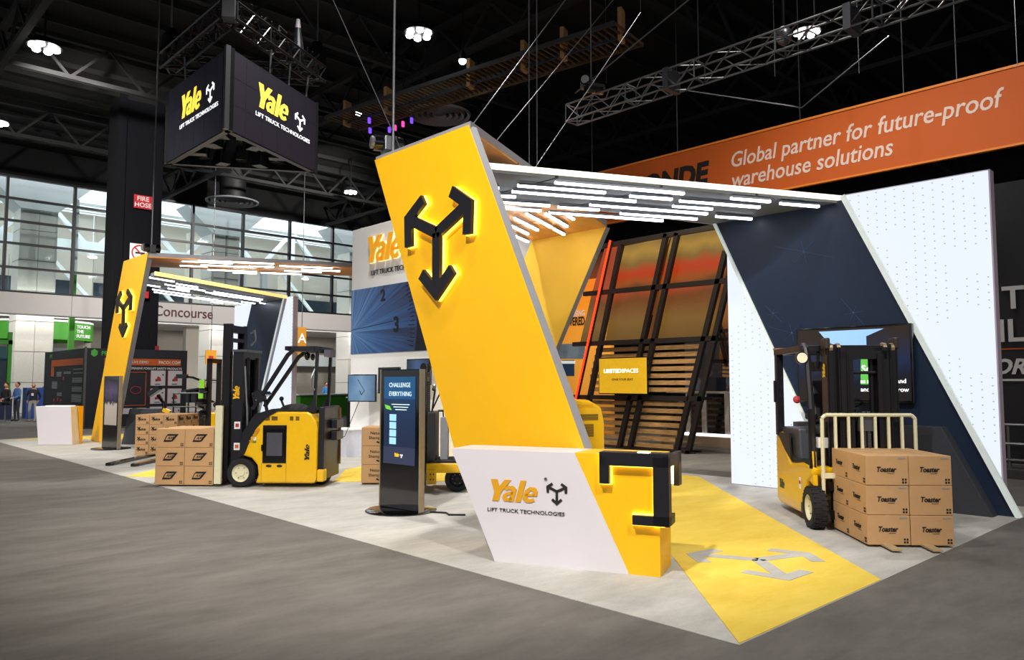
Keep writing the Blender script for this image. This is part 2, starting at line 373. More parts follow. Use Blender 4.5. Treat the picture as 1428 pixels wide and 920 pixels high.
# deep black joists and lattice girders under the ceiling
def girder(p0, p1, zt, zb, n, name='trim_1', r=.06):
    m = MB(); a = Vector(p0); b = Vector(p1)
    m.bar((a.x, a.y, zt), (b.x, b.y, zt), .22, .16); m.bar((a.x, a.y, zb), (b.x, b.y, zb), .22, .16)
    for i in range(n):
        p = a.lerp(b, i/n); q = a.lerp(b, (i+.5)/n); t = a.lerp(b, (i+1)/n)
        m.bar((p.x, p.y, zt), (q.x, q.y, zb), r*1.6); m.bar((q.x, q.y, zb), (t.x, t.y, zt), r*1.6)
    return struct(name, m, beam_m)
for i, y in enumerate((4, 13, 22, 31, 40)): girder((-10, y, 0), (48, y, 0), 14.3, 12.9, 22, 'trim_1')
for i, x in enumerate((5, 16, 27, 38)): girder((x, -6, 0), (x, 47, 0), 14.0, 12.7, 20, 'trim_2')
m = MB()
for i in range(26): m.bar((-8, -4+i*2, 14.45), (48, -4+i*2, 14.45), .12, .2)
struct('trim_3', m, beam_m)
# big round ducts
for p0, p1 in ():
    struct('trim_4', MB().tube(p0, p1, .42, 16), mat('black_duct', '09090b', .7), smooth=True)

# charcoal hall column with signs
def column(x0, x1, y0, y1, z1, label):
    t = thing('column', label, 'column', ((x0+x1)/2, (y0+y1)/2, 0)); hx, hy = (x1-x0)/2, (y1-y0)/2
    m = MB().b(-hx, hx, -hy, hy, 0, z1); m.b(-hx-.08, -hx+.25, -hy-.08, hy, 0, z1); m.b(hx-.25, hx+.08, -hy-.08, hy, 0, z1)
    m.build('shaft', column_m, t); return t, hx, hy
red_sign = mat('red_sign', 'b3202c', .5); white_ink = mat('white_ink', 'e8e6e4', .6)
t, hx, hy = column(10.35, 12.1, 36, 37.4, 14.6, 'broad charcoal hall column carrying the red fire hose sign')
yf = -hy-.1
s1 = MB().b(-.25, .52, yf-.03, yf, 9.5, 10.1).build('sign_panel', red_sign, t)
m = MB(); m.text('FIRE', .2, (.13, yf-.031, 9.85), X, Z, .006, 'CENTER', .01); m.text('HOSE', .2, (.13, yf-.031, 9.57), X, Z, .006, 'CENTER', .01); m.build('lettering', white_ink, s1)
s2 = MB().b(-.35, .5, yf-.03, yf, 7.1, 7.9).build('sign_panel', whitep, t)
m = MB()
for i in range(24):
    a, b = 2*PI*i/24, 2*PI*(i+1)/24; m.bar((.07+.33*math.cos(a), yf-.04, 7.5+.33*math.sin(a)), (.07+.33*math.cos(b), yf-.04, 7.5+.33*math.sin(b)), .05, .02, Y)
m.bar((-.16, yf-.045, 7.73), (.3, yf-.045, 7.27), .05, .02, Y); m.build('ban_ring', red_sign, s2)
MB().b(-.12, .28, yf-.036, yf-.03, 7.45, 7.53).build('pictogram', inkm, s2)
MB().b(-.1, .5, yf-.03, yf, 5.5, 5.8).build('sign_panel', red_sign, t)
t, hx, hy = column(22.6, 24.6, 25, 27, 14.6, 'black hall column above the round air diffuser behind the yellow arch')
t, hx, hy = column(37, 39, 20, 22, 14.6, 'black hall column far behind the orange banner')

# facade glazing: window with its own panes, mullions and transoms
win = thing('window_1', None, None, (0, 48, 0)); win['kind'] = 'structure'
xs = [2.1, 5.2, 8.3, 11.55, 14.85, 18.15, 21.4, 24.7, 28.0, 31.3, 34.6]; zs = [6.62, 7.92, 9.22, 10.45, 11.65, 12.85]
for x in xs: MB().b(x-.07, x+.07, -.16, .1, 6.62, 12.85).build('mullion', black, win)
for z in zs: MB().b(xs[0], xs[-1], -.13, .08, z-.06, z+.06).build('transom', black, win)
pane_me = None
for i in range(len(xs)-1):
    for j in range(len(zs)-1):
        if pane_me is None:
            o = MB().b(0, 1, -.01, .01, 0, 1).build('pane', glass, win); pane_me = o.data
        else:
            o = bpy.data.objects.new('pane', pane_me); COL.objects.link(o); o.parent = win
        o.location = (xs[i]+.07, 0, zs[j]+.06); o.scale = (xs[i+1]-xs[i]-.14, 1, zs[j+1]-zs[j]-.12)
t = thing('fascia', 'long white fascia band reading Concourse below the tall glazing', 'fascia', (0, 47.75, 0))
for a, b in zip([-4]+xs[1::2], xs[1::2]+[36]): MB().b(a+.01, b-.01, 0, .5, 5.45, 6.56).build('fascia_panel', fascia_m, t)
MB().b(-4, 36, -.02, .6, 5.40, 5.45).build('bottom_trim', mat('grey_trim', '9a9a9c', .5), t)
MB().text('Concourse', .62, (15.9, -.01, 5.75), X, Z, .02, 'LEFT', .008, 0, .9).build('lettering', mat('maroon_letter', '5a1418', .5), t)
# concourse beyond the glass
struct('wall_concourse', MB().b(-12, 50, 63, 63.3, 0, 18), beige)
struct('wall_concourse', MB().b(-12, -11.7, 49, 63, 0, 18), beige)
struct('trim_5', MB().b(-12, 50, 56, 63, 5.9, 6.6), fascia_m)
struct('trim_6', MB().b(-12, 50, 61, 63, 3.2, 4.2), steelw)
m = MB()
for k in range(7): m.b(-12, 50, 54.5+k*1.3, 54.9+k*1.3, 13.6+k*.1, 14.3+k*.1)
struct('trim_7', m, steelw)
struct('trim_8', MB().b(-12, 50, 60.9, 61.2, 6.6, 9.0), mat('dark_glass', '26303a', .2, vary=.3, scale=.5))
darkw = mat('shadow_glass', '1e242b', .25, vary=.3, scale=.6)
for i, x in enumerate((9.8, 20.8, 31.4)):
    t = thing('concourse_column', ('pale panelled column with flared head behind the glazing, left of the charcoal column', 'pale panelled column with flared head behind the glazing, right of the charcoal column', 'pale panelled column with flared head behind the glazing beside the white booth tower')[i], 'column', (x+.6, 51.5, 0))
    m = MB()
    for s in (-1, 1):
        for k in range(7): m.b(s*.01 if s > 0 else -.95, .95 if s > 0 else -.01, -.9, .9, k*1.75+.015, (k+1)*1.75-.015)
    m.build('cladding', concrete, t, bevel=.01)
    MB().b(-.9, .9, -.85, .85, 0, 12.2).build('core', mat('joint_grey', '55575a', .8), t)
    MB().prism([(-.95, -1, 11.7), (.95, -1, 11.7), (2.7, -1, 13.4), (-2.7, -1, 13.4)], (0, 2, 0)).build('flared_head', mat('grey_head', 'b4b8ba', .6), t)
# white roof trusses of the concourse with diagonals
for k, (y, z0, z1) in enumerate(((54, 10.0, 13.2),)):
    t = thing('roof_truss', 'white steel roof truss seen through the tall glazing', 'truss', (0, y, 0))
    MB().b(-10, 48, -.25, .25, z0, z0+.75).build('chord', steelw, t); MB().b(-10, 48, -.2, .2, z1, z1+.4).build('chord', steelw, t)
    for i in range(10):
        x = -8+i*5.6; MB().bar((x, 0, z0+.5), (x+2.4, 0, z1+.1), .26).build('brace', steelw, t)
        MB().bar((x+2.4, 0, z1+.1), (x+5, 0, z0+.5), .26).build('brace', steelw, t); MB().b(x+2.3, x+2.6, -.12, .12, z0, z1+.2).build('post', steelw, t)
for i in range(6):
    x = 6+i*5.3; m = MB(); m.bar((x, 54, 10.1), (x+3.2, 54, 6.6), .22)
    tag(m.build('steel_brace', steelw), 'white diagonal steel brace behind the glazing, %s from the left' % ('first', 'second', 'third', 'fourth', 'fifth', 'sixth')[i], 'brace', 'white diagonal braces behind the glazing')
for i, (x, h) in enumerate(((7.3, 12), (12.0, 12.4))):
    t = thing('green_pole', ('slim green and white pole left of the first pale column', 'slim green pole with a white top right of the first pale column')[i], 'pole', (x, 49.5, 0))
    MB().b(-.14, .14, -.14, .14, 0, 8).build('shaft', green, t); MB().b(-.14, .14, -.14, .14, 8, h).build('shaft_top', steelw, t)
for i, (x, w_) in enumerate(((17.1, .5), (23.5, .45), (25.2, .4))):
    tag(MB().b(x, x+w_, 53, 53.4, 0, 10.5).build('steel_post', mat('grey_post', '9da2a6', .6)), ('tall grey post just right of the charcoal column, behind the glazing', 'tall grey post behind the middle of the far warm roof', 'slim grey post left of the third pale column')[i], 'post', 'tall grey concourse posts')
for i in range(4):
    tag(MB().b(14.2+i*7.5, 15.3+i*7.5, 58, 58.6, 0, 13).build('wall_pier', beige), ('beige tiled pier at the left of the concourse', 'beige tiled pier behind the Concourse lettering', 'beige tiled pier behind the far canopy', 'beige tiled pier farthest right, behind the white tower')[i], 'pier', 'beige piers in the concourse')
# lower level openings under the fascia
for i, (a, b, z0, z1) in enumerate(((2.5, 9.5, 0, 2.6), (12.6, 20, 0, 2.8), (24, 30.5, 0, 2.9))):
    tag(MB().b(a, b, 58.7, 58.9, z0, z1).build('shopfront', gradient_emit('shopfront_%d' % i, [(0, '10151c'), (.35, '2c4a6a'), (.55, '8aa0ac'), (.7, '1c2a30'), (1, 'b4bcc0')], 'X', a, b, .45, .8, nscale=1.1)),
        ('blue lit concourse stand at the far left', 'dim concourse stand behind the safety display wall', 'lit concourse stand seen under the yellow forklift guard')[i], 'stand')
lampm = mat('lamp_disc', 'ffffff', .4, emit=14, ecol='ffffff')
for i, (x, z) in enumerate(((14.3, 9.9), (9.0, 7.0), (15.5, 7.0), (24, 7.1), (29.5, 9.9), (7.2, 7.4))):
    dl_ = thing('downlight', None, None, (x, 54.6, z)); MB().ball((0, 0, 0), .16, 10, 6, (1.8, 1, .6)).build('lens', lampm, dl_, smooth=True); MB().tube((0, 0, .05), (0, 0, 13.9-z), .02, 6).build('stem', steelw, dl_)
    tag(dl_, 'small bright downlight in the concourse, %s' % ('upper left of the charcoal column', 'low and left of the first pale column', 'low behind the charcoal column', 'low behind the far canopy', 'upper right near the white tower', 'lowest at the far left')[i], 'lamp', 'concourse downlights')

# hall ceiling lamps: housing with a ring of lit lenses
def ceiling_lamp(p, sc, label):
    t = thing('ceiling_lamp', label, 'lamp', p)
    MB().lathe([(0, .25), (.3*sc, .2), (.42*sc, .02), (.42*sc, -.02), (0, -.02)], 20).build('housing', blackm, t, smooth=True)
    for i in range(6):
        a = 2*PI*i/6; MB().ball((.27*sc*math.cos(a), .27*sc*math.sin(a), -.05), .105*sc, 10, 6, (1, 1, .6)).build('lens', lampm, t, smooth=True)
    MB().bar((0, 0, .2), (0, 0, 14.65-p[2]), .05).build('stem', blackm, t)
for px, py, sc, lb in ((62, 65, 1.25, 'bright round ceiling lamp at the upper left of the hall'), (584, 46, 1.15, 'bright round ceiling lamp above the tall yellow panel'), (1125, 44, 1.05, 'bright round ceiling lamp above the orange banner'),
                       (489, 267, 1.0, 'small round ceiling lamp beyond the white tower'), (-4, 170, 1.1, 'round ceiling lamp cut by the left edge of the photo'), (1362, 209, .9, 'small round ceiling lamp just under the orange banner at right'), (1424, 253, .8, 'small round ceiling lamp at the right edge beyond the light wall')):
    ceiling_lamp(G(px, py, 12.6), sc, lb)
for px, py, lb in ((645, 84, 'single starry spot lamp right of the large ceiling lamp'), (500, 157, 'tiny bright spot lamp near the purple lit catwalk')):
    p = G(px, py, 12.0); t = thing('spot_lamp', lb, 'lamp', p)
    MB().tube((0, 0, .28), (0, 0, 0), .07, 12, .15).build('housing', blackm, t); MB().ball((0, 0, -.02), .12, 12, 8).build('lens', lampm, t, smooth=True); MB().bar((0, 0, .25), (0, 0, 14.65-p.z), .03).build('stem', blackm, t)
for px, py, r, lb in ((613, 160, 1.15, 'round ringed air diffuser right behind the tall yellow panel top'), (324, 281, 1.5, 'round ringed air diffuser above the concourse glazing')):
    p = G(px, py, 11.6 if px > 500 else 12.4); t = thing('air_diffuser', lb, 'vent', p)
    for k in range(5):
        a = r*(1-k*.19); MB().lathe([(a, .02+k*.05), (a-.03, -.06), (a-r*.1, .0), (a-r*.1, .06+k*.05), (a, .02+k*.05)], 40).build('ring', mat('vent_grey', '707177', .5), t, smooth=True)
    MB().tube((0, 0, .1), (0, 0, 14.65-p.z), r*.5, 24).build('duct', mat('black_duct', '0f0f12', .6), t, smooth=True)
# ------------------------------------------------------------------ booth arches
def para(y0t, y1t, y0b, y1b, zt, zb=0): return [(y0t, zt), (y1t, zt), (y1b, zb), (y0b, zb)]
def slant_panel(t, name, x, q, thick, m_face, m_edge, facing=-1):
    ox, oy = t.location.x, t.location.y
    f = MB().prism([(x-ox, y-oy, z) for y, z in q], (facing*.012, 0, 0)); f.build(name, m_face, t)
    MB().prism([(x-ox-facing*.001, y-oy, z) for y, z in q], (-facing*thick, 0, 0)).build('panel_edge', m_edge, t)
def roof(t, poly, z, th, m_under, n_seams, lbl=None, cols=None):
    o = t.location
    MB().prism([(p[0]-o.x, p[1]-o.y, z+.03) for p in poly], (0, 0, th)).build('roof_slab', edge, t)
    # underside boards, split along the length
    a, b, c, d = [Vector(p) for p in poly]   # a->b near edge, d->c far edge
    for i in range(n_seams):
        g = .004; s0, s1 = i/n_seams+(g if i else 0), (i+1)/n_seams-(g if i < n_seams-1 else 0)
        for h0, h1 in ((0, .497), (.503, 1)):
            P = lambda s, h: (a.lerp(b, s)).lerp(d.lerp(c, s), h)
            q = [P(s0, h0), P(s1, h0), P(s1, h1), P(s0, h1)]
            MB().prism([(p.x-o.x, p.y-o.y, z) for p in q], (0, 0, .028)).build('soffit_panel', m_under, t)
def lamp_tube(p, q, z, r, m, parent, o):
    p = Vector(p)-o; q = Vector(q)-o; d = (q-p).normalized()
    l = MB().bar((p.x, p.y, z-o.z-.04), (q.x, q.y, z-o.z-.04), r*1.7, r*1.2).build('lamp_tube', m, parent)
    MB().bar((p.x, p.y, z-o.z-.02), (q.x, q.y, z-o.z-.008), r*2.0, .03).build('tube_housing', mat('housing_grey', '7c8088', .6), l)
def tubes_px(lst, z, ang, m, t, r=.028, ox=0, oy=0, sc=1):
    d = dirv(ang)
    for x0, y0, x1, y1 in lst:
        p = G(ox+x0/sc, oy+y0/sc, z); q = G(ox+x1/sc, oy+y1/sc, z); c = (p+q)/2; h = abs((q-p).dot(d))/2
        lamp_tube(c-d*h, c+d*h, z, r, m, t, t.location)

# arch one: the tall yellow panel, warm roof, far yellow panel
A1 = thing('yellow_arch', 'tall leaning yellow arch with backlit black arrow mark, standing behind the white counter', 'arch', (5.85, 5.6, 0))
slant_panel(A1, 'yellow_panel', 5.82, [(6.86, 4.80), (8.86, 4.80), (7.10, .97), (5.75, .0), (4.55, 0)], .12, yellow, edge)
zr = 4.72
d24 = dirv(24)
r1 = [Vector((5.83, 6.84, 0)), Vector((5.83, 6.84, 0))+d24*6.1, Vector((5.83, 8.86, 0))+d24*6.1, Vector((5.83, 8.86, 0))]
roof(A1, r1, zr, .1, under1, 4)
xe = r1[1].x; yb = r1[1].y; yc = r1[2].y
slant_panel(A1, 'inner_yellow_panel', xe-.02, [(yb, 4.72), (yc, 4.72), (yc+2.75, 0), (yb+2.75, 0)], .12, yellow2, edge)
tubes_px([(275, 600, 468, 695), (345, 560, 560, 662), (455, 520, 670, 640), (612, 520, 808, 630), (800, 535, 865, 567), (685, 650, 780, 700), (365, 715, 468, 763), (150, 505, 262, 512)], zr-.03, 24, tubew_m, A1, .03, 660, 210, 6.135)
o = A1.location
h = MB().emblem(.83, (5.80-o.x, 7.34-o.y, 3.55), -Y, Z, .04, .17, .006).build('halo', glow_y, A1)
MB().emblem(.83, (5.755-o.x, 7.34-o.y, 3.55), -Y, Z, .05).build('arrow_emblem', black, A1)

# arch two: grey lit canopy, navy panel and the two glowing walls
A2 = thing('white_light_arch', 'lit grey canopy with navy leaning panel and glowing dotted white wall, at right', 'arch', (11.7, 4.9, 0))
o = A2.location
q2 = [(5.97, 7.57), (11.66, 4.86), (11.66, 7.05), (5.97, 8.75)]
zc = 4.46
roof(A2, q2, zc, .07, under2, 4)
e0, e1 = Vector((5.97, 7.57, 0)), Vector((11.68, 4.85, 0)); dd = (e1-e0).normalized(); nn = Vector((dd.y, -dd.x, 0))
MB().bar(e0-o+nn*.03+Z*(zc+.07), e1-o+nn*.03+Z*(zc+.07), .04, .07).build('led_edge', ledwhite, A2)
f0, f1 = Vector((5.97, 8.77, 0)), Vector((11.66, 7.08, 0))
MB().bar(f0-o+Z*(zc+.05), f1-o+Z*(zc+.05), .03, .09).build('far_edge', whitep, A2)
slant_panel(A2, 'navy_panel', 11.55, [(4.86, 4.55), (7.05, 4.55), (4.95, 0), (2.74, 0)], .1, navy, edge)
for (a, b), (c, e) in ((((4.84, 4.57), (2.72, 0)), (4.76, 2.64)), (((7.05, 4.55), (4.95, 0)), (0, 0))):
    MB().bar((11.5-o.x, a-o.y, b), (11.5-o.x, c-o.y, e), .07, .05, X).build('led_edge', ledwhite, A2) if False else None
MB().bar((11.52-o.x, 4.83-o.y, 4.55), (11.52-o.x, 2.71-o.y, .0), .075, .05, X).build('panel_trim', mat('lit_trim', 'd8e0dc', .4, emit=.25, ecol='e6f4ee'), A2)
MB().bar((11.53-o.x, 7.07-o.y, 4.52), (11.53-o.x, 4.98-o.y, .03), .05, .04, X).build('panel_trim', mat('lit_trim', 'e8efe8', .4), A2)
perf = perforated('dotted_light_wall')
MB().b(11.80-o.x, 11.83-o.x, 2.97-o.y, 6.97-o.y, .02, 4.62).build('light_panel', perf, A2)
MB().b(11.83-o.x, 12.0-o.x, 2.95-o.y, 6.99-o.y, 0, 4.64).build('wall_frame', mat('lavender_frame', 'b9a9b4', .5), A2)
MB().prism([(11.66-o.x, 5.1-o.y, 4.4), (11.66-o.x, 6.9-o.y, 4.4), (11.66-o.x, 5.1-o.y, .4), (11.66-o.x, 3.1-o.y, .4)], (.135, 0, 0)).build('spacer', dgrey, A2)
# printed star glints on the navy panel
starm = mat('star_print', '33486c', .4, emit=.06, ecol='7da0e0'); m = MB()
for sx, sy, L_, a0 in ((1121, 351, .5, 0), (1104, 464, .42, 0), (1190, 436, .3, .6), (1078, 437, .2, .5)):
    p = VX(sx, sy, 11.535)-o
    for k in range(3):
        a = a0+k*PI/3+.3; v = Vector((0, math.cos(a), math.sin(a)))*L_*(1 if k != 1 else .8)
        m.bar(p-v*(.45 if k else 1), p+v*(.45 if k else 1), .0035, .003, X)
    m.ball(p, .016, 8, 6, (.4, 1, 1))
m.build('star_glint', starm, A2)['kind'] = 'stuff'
T2 = [(487, 205, 1222, 282), (265, 225, 767, 275), (230, 262, 948, 325), (922, 288, 1158, 313), (698, 335, 1352, 405), (1175, 348, 1392, 372), (502, 353, 730, 378), (875, 388, 1293, 435), (456, 382, 1095, 445), (100, 240, 147, 248), (105, 283, 243, 300), (120, 318, 438, 355), (150, 358, 392, 382)]
tubes_px(T2, zc-.02, -25.4, tube_m, A2, .03, 660, 200, 4.2)
tubes_px([(951.5, 274.5, 1055.4, 286.8), (1020.5, 272.2, 1072.6, 277.7), (1090, 279, 1139.3, 285), (998.6, 298, 1047.8, 302)], zc-.02, -25.4, tube_m, A2, .03)
# dark plinth with recessed door panel beside the navy panel
t = thing('dark_plinth', 'charcoal slanted plinth cabinet at the foot of the navy panel', 'plinth', (11.3, 3.4, 0))
MB().prism([(0, -.45, 0), (0, 2.2, 0), (0, 2.2, 1.13), (0, .12, 1.13)], (.24, 0, 0)).build('body', dgrey, t, bevel=.004)
MB().prism([(-.01, .35, .15), (-.01, 1.9, .15), (-.01, 1.9, 1.02), (-.01, .25, 1.02), (-.01, .25, .5)], (.012, 0, 0)).build('door_panel', mat('plinth_door', '33343a', .5), t)
# wall screen
t = thing('wall_screen', 'wide black wall screen behind the sit-down forklift mast', 'screen', (11.44, 4.7, 2.0))
MB().b(-.03, .05, -.82, .86, -.56, .56).build('bezel', blackg, t, bevel=.01)
scr = MB().b(-.036, -.03, -.79, .83, -.53, .53).build('display', gradient_emit('screen_navy', [(0, '1a1510'), (.25, '0c1224'), (.5, '15264a'), (1, '2a1c10')], 'Z', -.5, .5, .8, .7, nscale=1.6), t)
P = lambda y, z: (-.040, y, z)
def flat(name, pts, m, par, x=-.040, dep=.003): return MB().prism([(x, y, z) for y, z in pts], (-dep, 0, 0)).build(name, m, par)
flat('sky_graphic', [(.5, .5), (-.45, .5), (-.2, .4), (-.2, .2), (.25, .2)], mat('scr_sky', '6f98c8', .4, emit=.9, ecol='8fb4de'), scr)
flat('yellow_graphic', [(.42, -.05), (.05, -.08), (.05, -.17), (.42, -.15)], mat('scr_yel', 'c0a838', .4, emit=.6, ecol='c8b040'), scr)
flat('sky_graphic', [(.42, -.17), (.05, -.19), (.05, -.45), (.42, -.45)], MATS['scr_sky'], scr)
flat('green_graphic', [(-.12, .25), (-.25, .25), (-.25, -.3), (-.1, -.3)], mat('scr_grn', '57a848', .4, emit=.7, ecol='5cb04c'), scr)
flat('sky_graphic', [(-.26, .1), (-.36, .1), (-.36, -.4), (-.26, -.4)], MATS['scr_sky'], scr)
m = MB(); wl = mat('screen_white', 'ffffff', .4, emit=1.2, ecol='ffffff')
m.text('Scale', .1, (-.044, -.12, -.12), -Y, Z, .002, 'LEFT', .01); m.text('trucks and', .062, (-.044, -.73, -.28), -Y, Z, .002, 'RIGHT', .008)
m.text('as needs', .062, (-.044, -.1, -.28), -Y, Z, .002, 'LEFT', .008); m.text('and', .062, (-.044, -.1, -.4), -Y, Z, .002, 'LEFT', .008); m.text('its grow', .062, (-.044, -.76, -.4), -Y, Z, .002, 'RIGHT', .008)
m.build('caption', wl, scr)

# mirrored far arches
A3 = thing('yellow_arch', 'smaller looking far yellow arch with arrow mark, standing at the left end of the booth', 'arch', (6.8, 23, 0))
slant_panel(A3, 'yellow_panel', 6.8, [(20.93, 5.12), (22.9, 5.12), (25.38, 0), (23.4, 0)], .12, yellow, edge)
r3 = [Vector((6.81, 20.95, 0)), Vector((6.81, 20.95, 0))+dirv(-24)*6.6, Vector((6.81, 22.88, 0))+dirv(-24)*6.6, Vector((6.81, 22.88, 0))]
roof(A3, [(p.x, p.y) for p in r3], 5.0, .1, under1, 4)
xe = r3[1].x
slant_panel(A3, 'inner_yellow_panel', xe-.02, [(r3[1].y, 5.0), (r3[2].y, 5.0), (r3[2].y-2.2, 0), (r3[1].y-2.2, 0)], .12, yellow2, edge)
T3 = [(632, 163, 1200, 196), (510, 172, 890, 190), (650, 200, 1040, 220), (492, 206, 700, 215), (1015, 205, 1200, 222), (700, 235, 1070, 255), (890, 258, 1070, 268), (1245, 205, 1640, 228), (1280, 245, 1560, 258), (1105, 258, 1407, 275), (1410, 235, 1700, 250)]
tubes_px(T3, 4.97, -24, tubew_m, A3, .03, 160, 330, 5.41)
o = A3.location
c3 = VX(160+78/5.41, 330+540/5.41, 6.75)
MB().emblem(.8, (6.785-o.x, c3.y-o.y, c3.z), -Y, Z, .04, .17, .006).build('halo', glow_y, A3)
MB().emblem(.8, (6.74-o.x, c3.y-o.y, c3.z), -Y, Z, .05).build('arrow_emblem', black, A3)
A4 = thing('white_light_arch', 'far grey lit canopy with navy panel and white wall, behind the stand-up forklift mast', 'arch', (12.2, 24, 0))
o = A4.location
q4 = [(6.95, 20.85), (12.05, 23.6), (12.05, 26.0), (6.95, 22.9)]
zc4 = 4.52
roof(A4, q4, zc4, .07, under2, 4)
MB().bar((6.95-o.x, 20.82-o.y, zc4+.06), (12.07-o.x, 23.57-o.y, zc4+.06), .05, .1).build('led_edge', mat('led_warm', 'ffe9a0', .4, emit=.9, ecol='ffe08a'), A4)
slant_panel(A4, 'navy_panel', 12.0, [(23.6, 4.54), (26.0, 4.54), (28.1, 0), (25.7, 0)], .1, navy, edge)
MB().bar((11.97-o.x, 23.58-o.y, 4.54), (11.97-o.x, 25.68-o.y, 0), .05, .04, X).build('panel_trim', MATS['lit_trim'], A4)
MB().b(12.2-o.x, 12.23-o.x, 23.42-o.y, 27.9-o.y, .02, 4.6).build('light_panel', perf, A4)
MB().b(12.23-o.x, 12.4-o.x, 23.4-o.y, 27.92-o.y, 0, 4.62).build('wall_frame', mat('lavender_frame2', 'c9c2cc', .5), A4)
T4 = [(285, 295, 428, 328), (480, 342, 613, 370), (400, 347, 660, 398), (245, 350, 328, 368), (300, 385, 558, 430), (375, 380, 590, 402), (325, 405, 690, 470), (695, 407, 815, 430), (765, 403, 1100, 465), (635, 445, 750, 468), (720, 480, 830, 490), (785, 468, 990, 505), (895, 445, 1110, 475), (955, 480, 1060, 495), (1075, 490, 1175, 498), (470, 372, 560, 388), (720, 420, 940, 450)]
tubes_px(T4, zc4-.02, 28.3, tube_m, A4, .03, 160, 330, 5.41)

# ------------------------------------------------------------------ counter
t = thing('reception_counter', 'low white and yellow counter with slanted end, at the foot of the tall yellow panel', 'counter', (5.72, 4.10, 0), math.radians(114))
# local x = along the front to the left, local -y = into the booth
D = .5
MB().prism([(.28, 0, 0), (1.6, 0, 0), (2.08, 0, 1.07), (.79, 0, 1.07)], (0, -D, 0)).build('white_body', white, t)
MB().prism([(0, 0, 0), (.279, 0, 0), (.789, 0, 1.07), (0, 0, 1.07)], (0, -D, 0)).build('yellow_body', yellow, t)
yo = .004
m = MB(); yale(m, .205, (1.70, yo, .585), -X, Z, .004, 1.42); m.build('lettering', gold, t)
m = MB(); m.text('LIFT TRUCK TECHNOLOGIES', .034, (1.68, yo, .482), -X, Z, .003, 'LEFT', .004, 0, 1.25); m.build('tagline', inkm, t); MB().text('®', .03, (1.075, yo, .80), -X, Z, .003).build('trademark_sign', inkm, t)
MB().emblem(.13, (.965, yo, .705), -X, Z, .003, .19).build('arrow_emblem', inkm, t)
# black bracket lettering wrapped round the corner, standing off with yellow light behind
def bracket(g, dep, y0):
    m = MB(); a = g
    m.b(-.05, .53+a, y0, y0+dep, .975-a, 1.075); m.b(.44-a, .53+a, y0, y0+dep, .81-a, 1.06); m.b(-.05, .04+a, y0, y0+dep, .46-a, 1.06); m.b(-.05, .23+a, y0, y0+dep, .46-a, .545+a)
    return m
bracket(.012, .03, .0).build('halo', glow_y, t)
bracket(0, .05, .03).build('corner_bracket', black, t)
m = MB(); m.b(-.10, -.05, -D-.06, .08, .975, 1.075); m.b(-.10, -.05, -.04, .08, .46, 1.07); m.b(-.10, -.05, -D-.06, -D+.08, .76, 1.07); m.b(-.10, -.05, -.2, .08, .46, .545)
m.b(-.10, .53, -.1, .08, 1.075, 1.095)
m.build('corner_bracket', black, t)
m = MB(); m.b(-.04, -.0, -D+.06, -.04, .955, .985); m.b(-.045, -.005, -D+.02, -D+.05, .77, .97); m.build('halo', mat('halo_white', 'fff8d0', .4, emit=6, ecol='fff4b0'), t)
MB().b(.08, .18, -.02, .06, 1.096, 1.104).build('top_lamp', mat('halo_white', 'fff8d0', .4), t)

# floor graphics
yc = thing('yellow_carpet_strip', 'wide diagonal yellow carpet strip with a pale arrow mark, in front of the light wall', 'carpet', (6, 4, 0))
o = yc.location
MB().prism([(4.66-o.x, 2.72-o.y, .006), (7.04-o.x, 2.72-o.y, .006), (12.3-o.x, 7.95-o.y, .006), (12.3-o.x, 9.9-o.y, .006), (11.4-o.x, 9.3-o.y, .006)], (0, 0, .005)).build('carpet', yel_carpet, yc)
p = G(1075, 788); q = G(1000+105, 640+0)
c = G(880+462/2.606, 640+370/2.606); tip = G(880+572/2.606, 640+445/2.606); 
r_ = G(880+735/2.606, 640+360/2.606); l_ = G(880+172/2.606, 640+345/2.606)
dn = (tip-c); R_ = dn.length; dn.normalize(); ud = Vector((-dn.y, dn.x, 0))
MB().emblem(R_*1.02, c-o+Z*.0115, ud, -dn, .003, .17).build('arrow_emblem', booth_m, yc)
for pts, lb in (([(4.66, 15.2), (5.2, 14.6), (6.9, 15.9), (5.6, 16.2)], 'small yellow carpet wedge beside the left carton stack'),
                ([(7.05, 11.9), (8.5, 10.6), (10.5, 12.0), (12.3, 12.8), (12.3, 15.5), (8.2, 13.4)], 'yellow carpet strip behind the stand-up forklift'),
                ([(5.0, 27.5), (12.3, 27.5), (12.3, 24.5), (8.0, 24.4), (6.8, 26.3)], 'yellow carpet strip at the far left end of the booth')):
    tag(MB().prism([(x, y, .006) for x, y in pts], (0, 0, .005)).build('yellow_carpet_strip', yel_carpet), lb, 'carpet')

# ------------------------------------------------------------------ white tower
t = thing('white_tower', 'tall white booth tower with lit gold lettering and a blue dial picture', 'tower', (10, 16.18, 0))
MB().b(0, 2.2, -4.4, 0, 0, 5.46).build('body', whitep, t, bevel=.01)
m = MB(); yale(m, .62, (-.04, -.62, 4.55), -Y, Z, .03, 1.3); m.build('lettering', goldlit, t)
m = MB(); yale(m, .62, (-.006, -.62, 4.55), -Y, Z, .02, 1.3); m.build('halo', mat('halo_soft', 'fff0b0', .5, emit=1.2, ecol='fff0c0'), t)
MB().text('LIFT TRUCK TECHNOLOGIES', .11, (-.01, -.86, 4.26), -Y, Z, .008, 'LEFT', .012, 0, 1.08).build('tagline', inkm, t)
pic = MB().b(-.02, 0, -4.3, -.02, 2.42, 3.97).build('picture', dial_picture('dial_blue', -.05, 2.95), t)
dk = mat('dial_dark', '070c18', .5)
m = MB(); cy, cz, rr = -.35, 3.0, 2.35   # the dark surround right of the dial rim
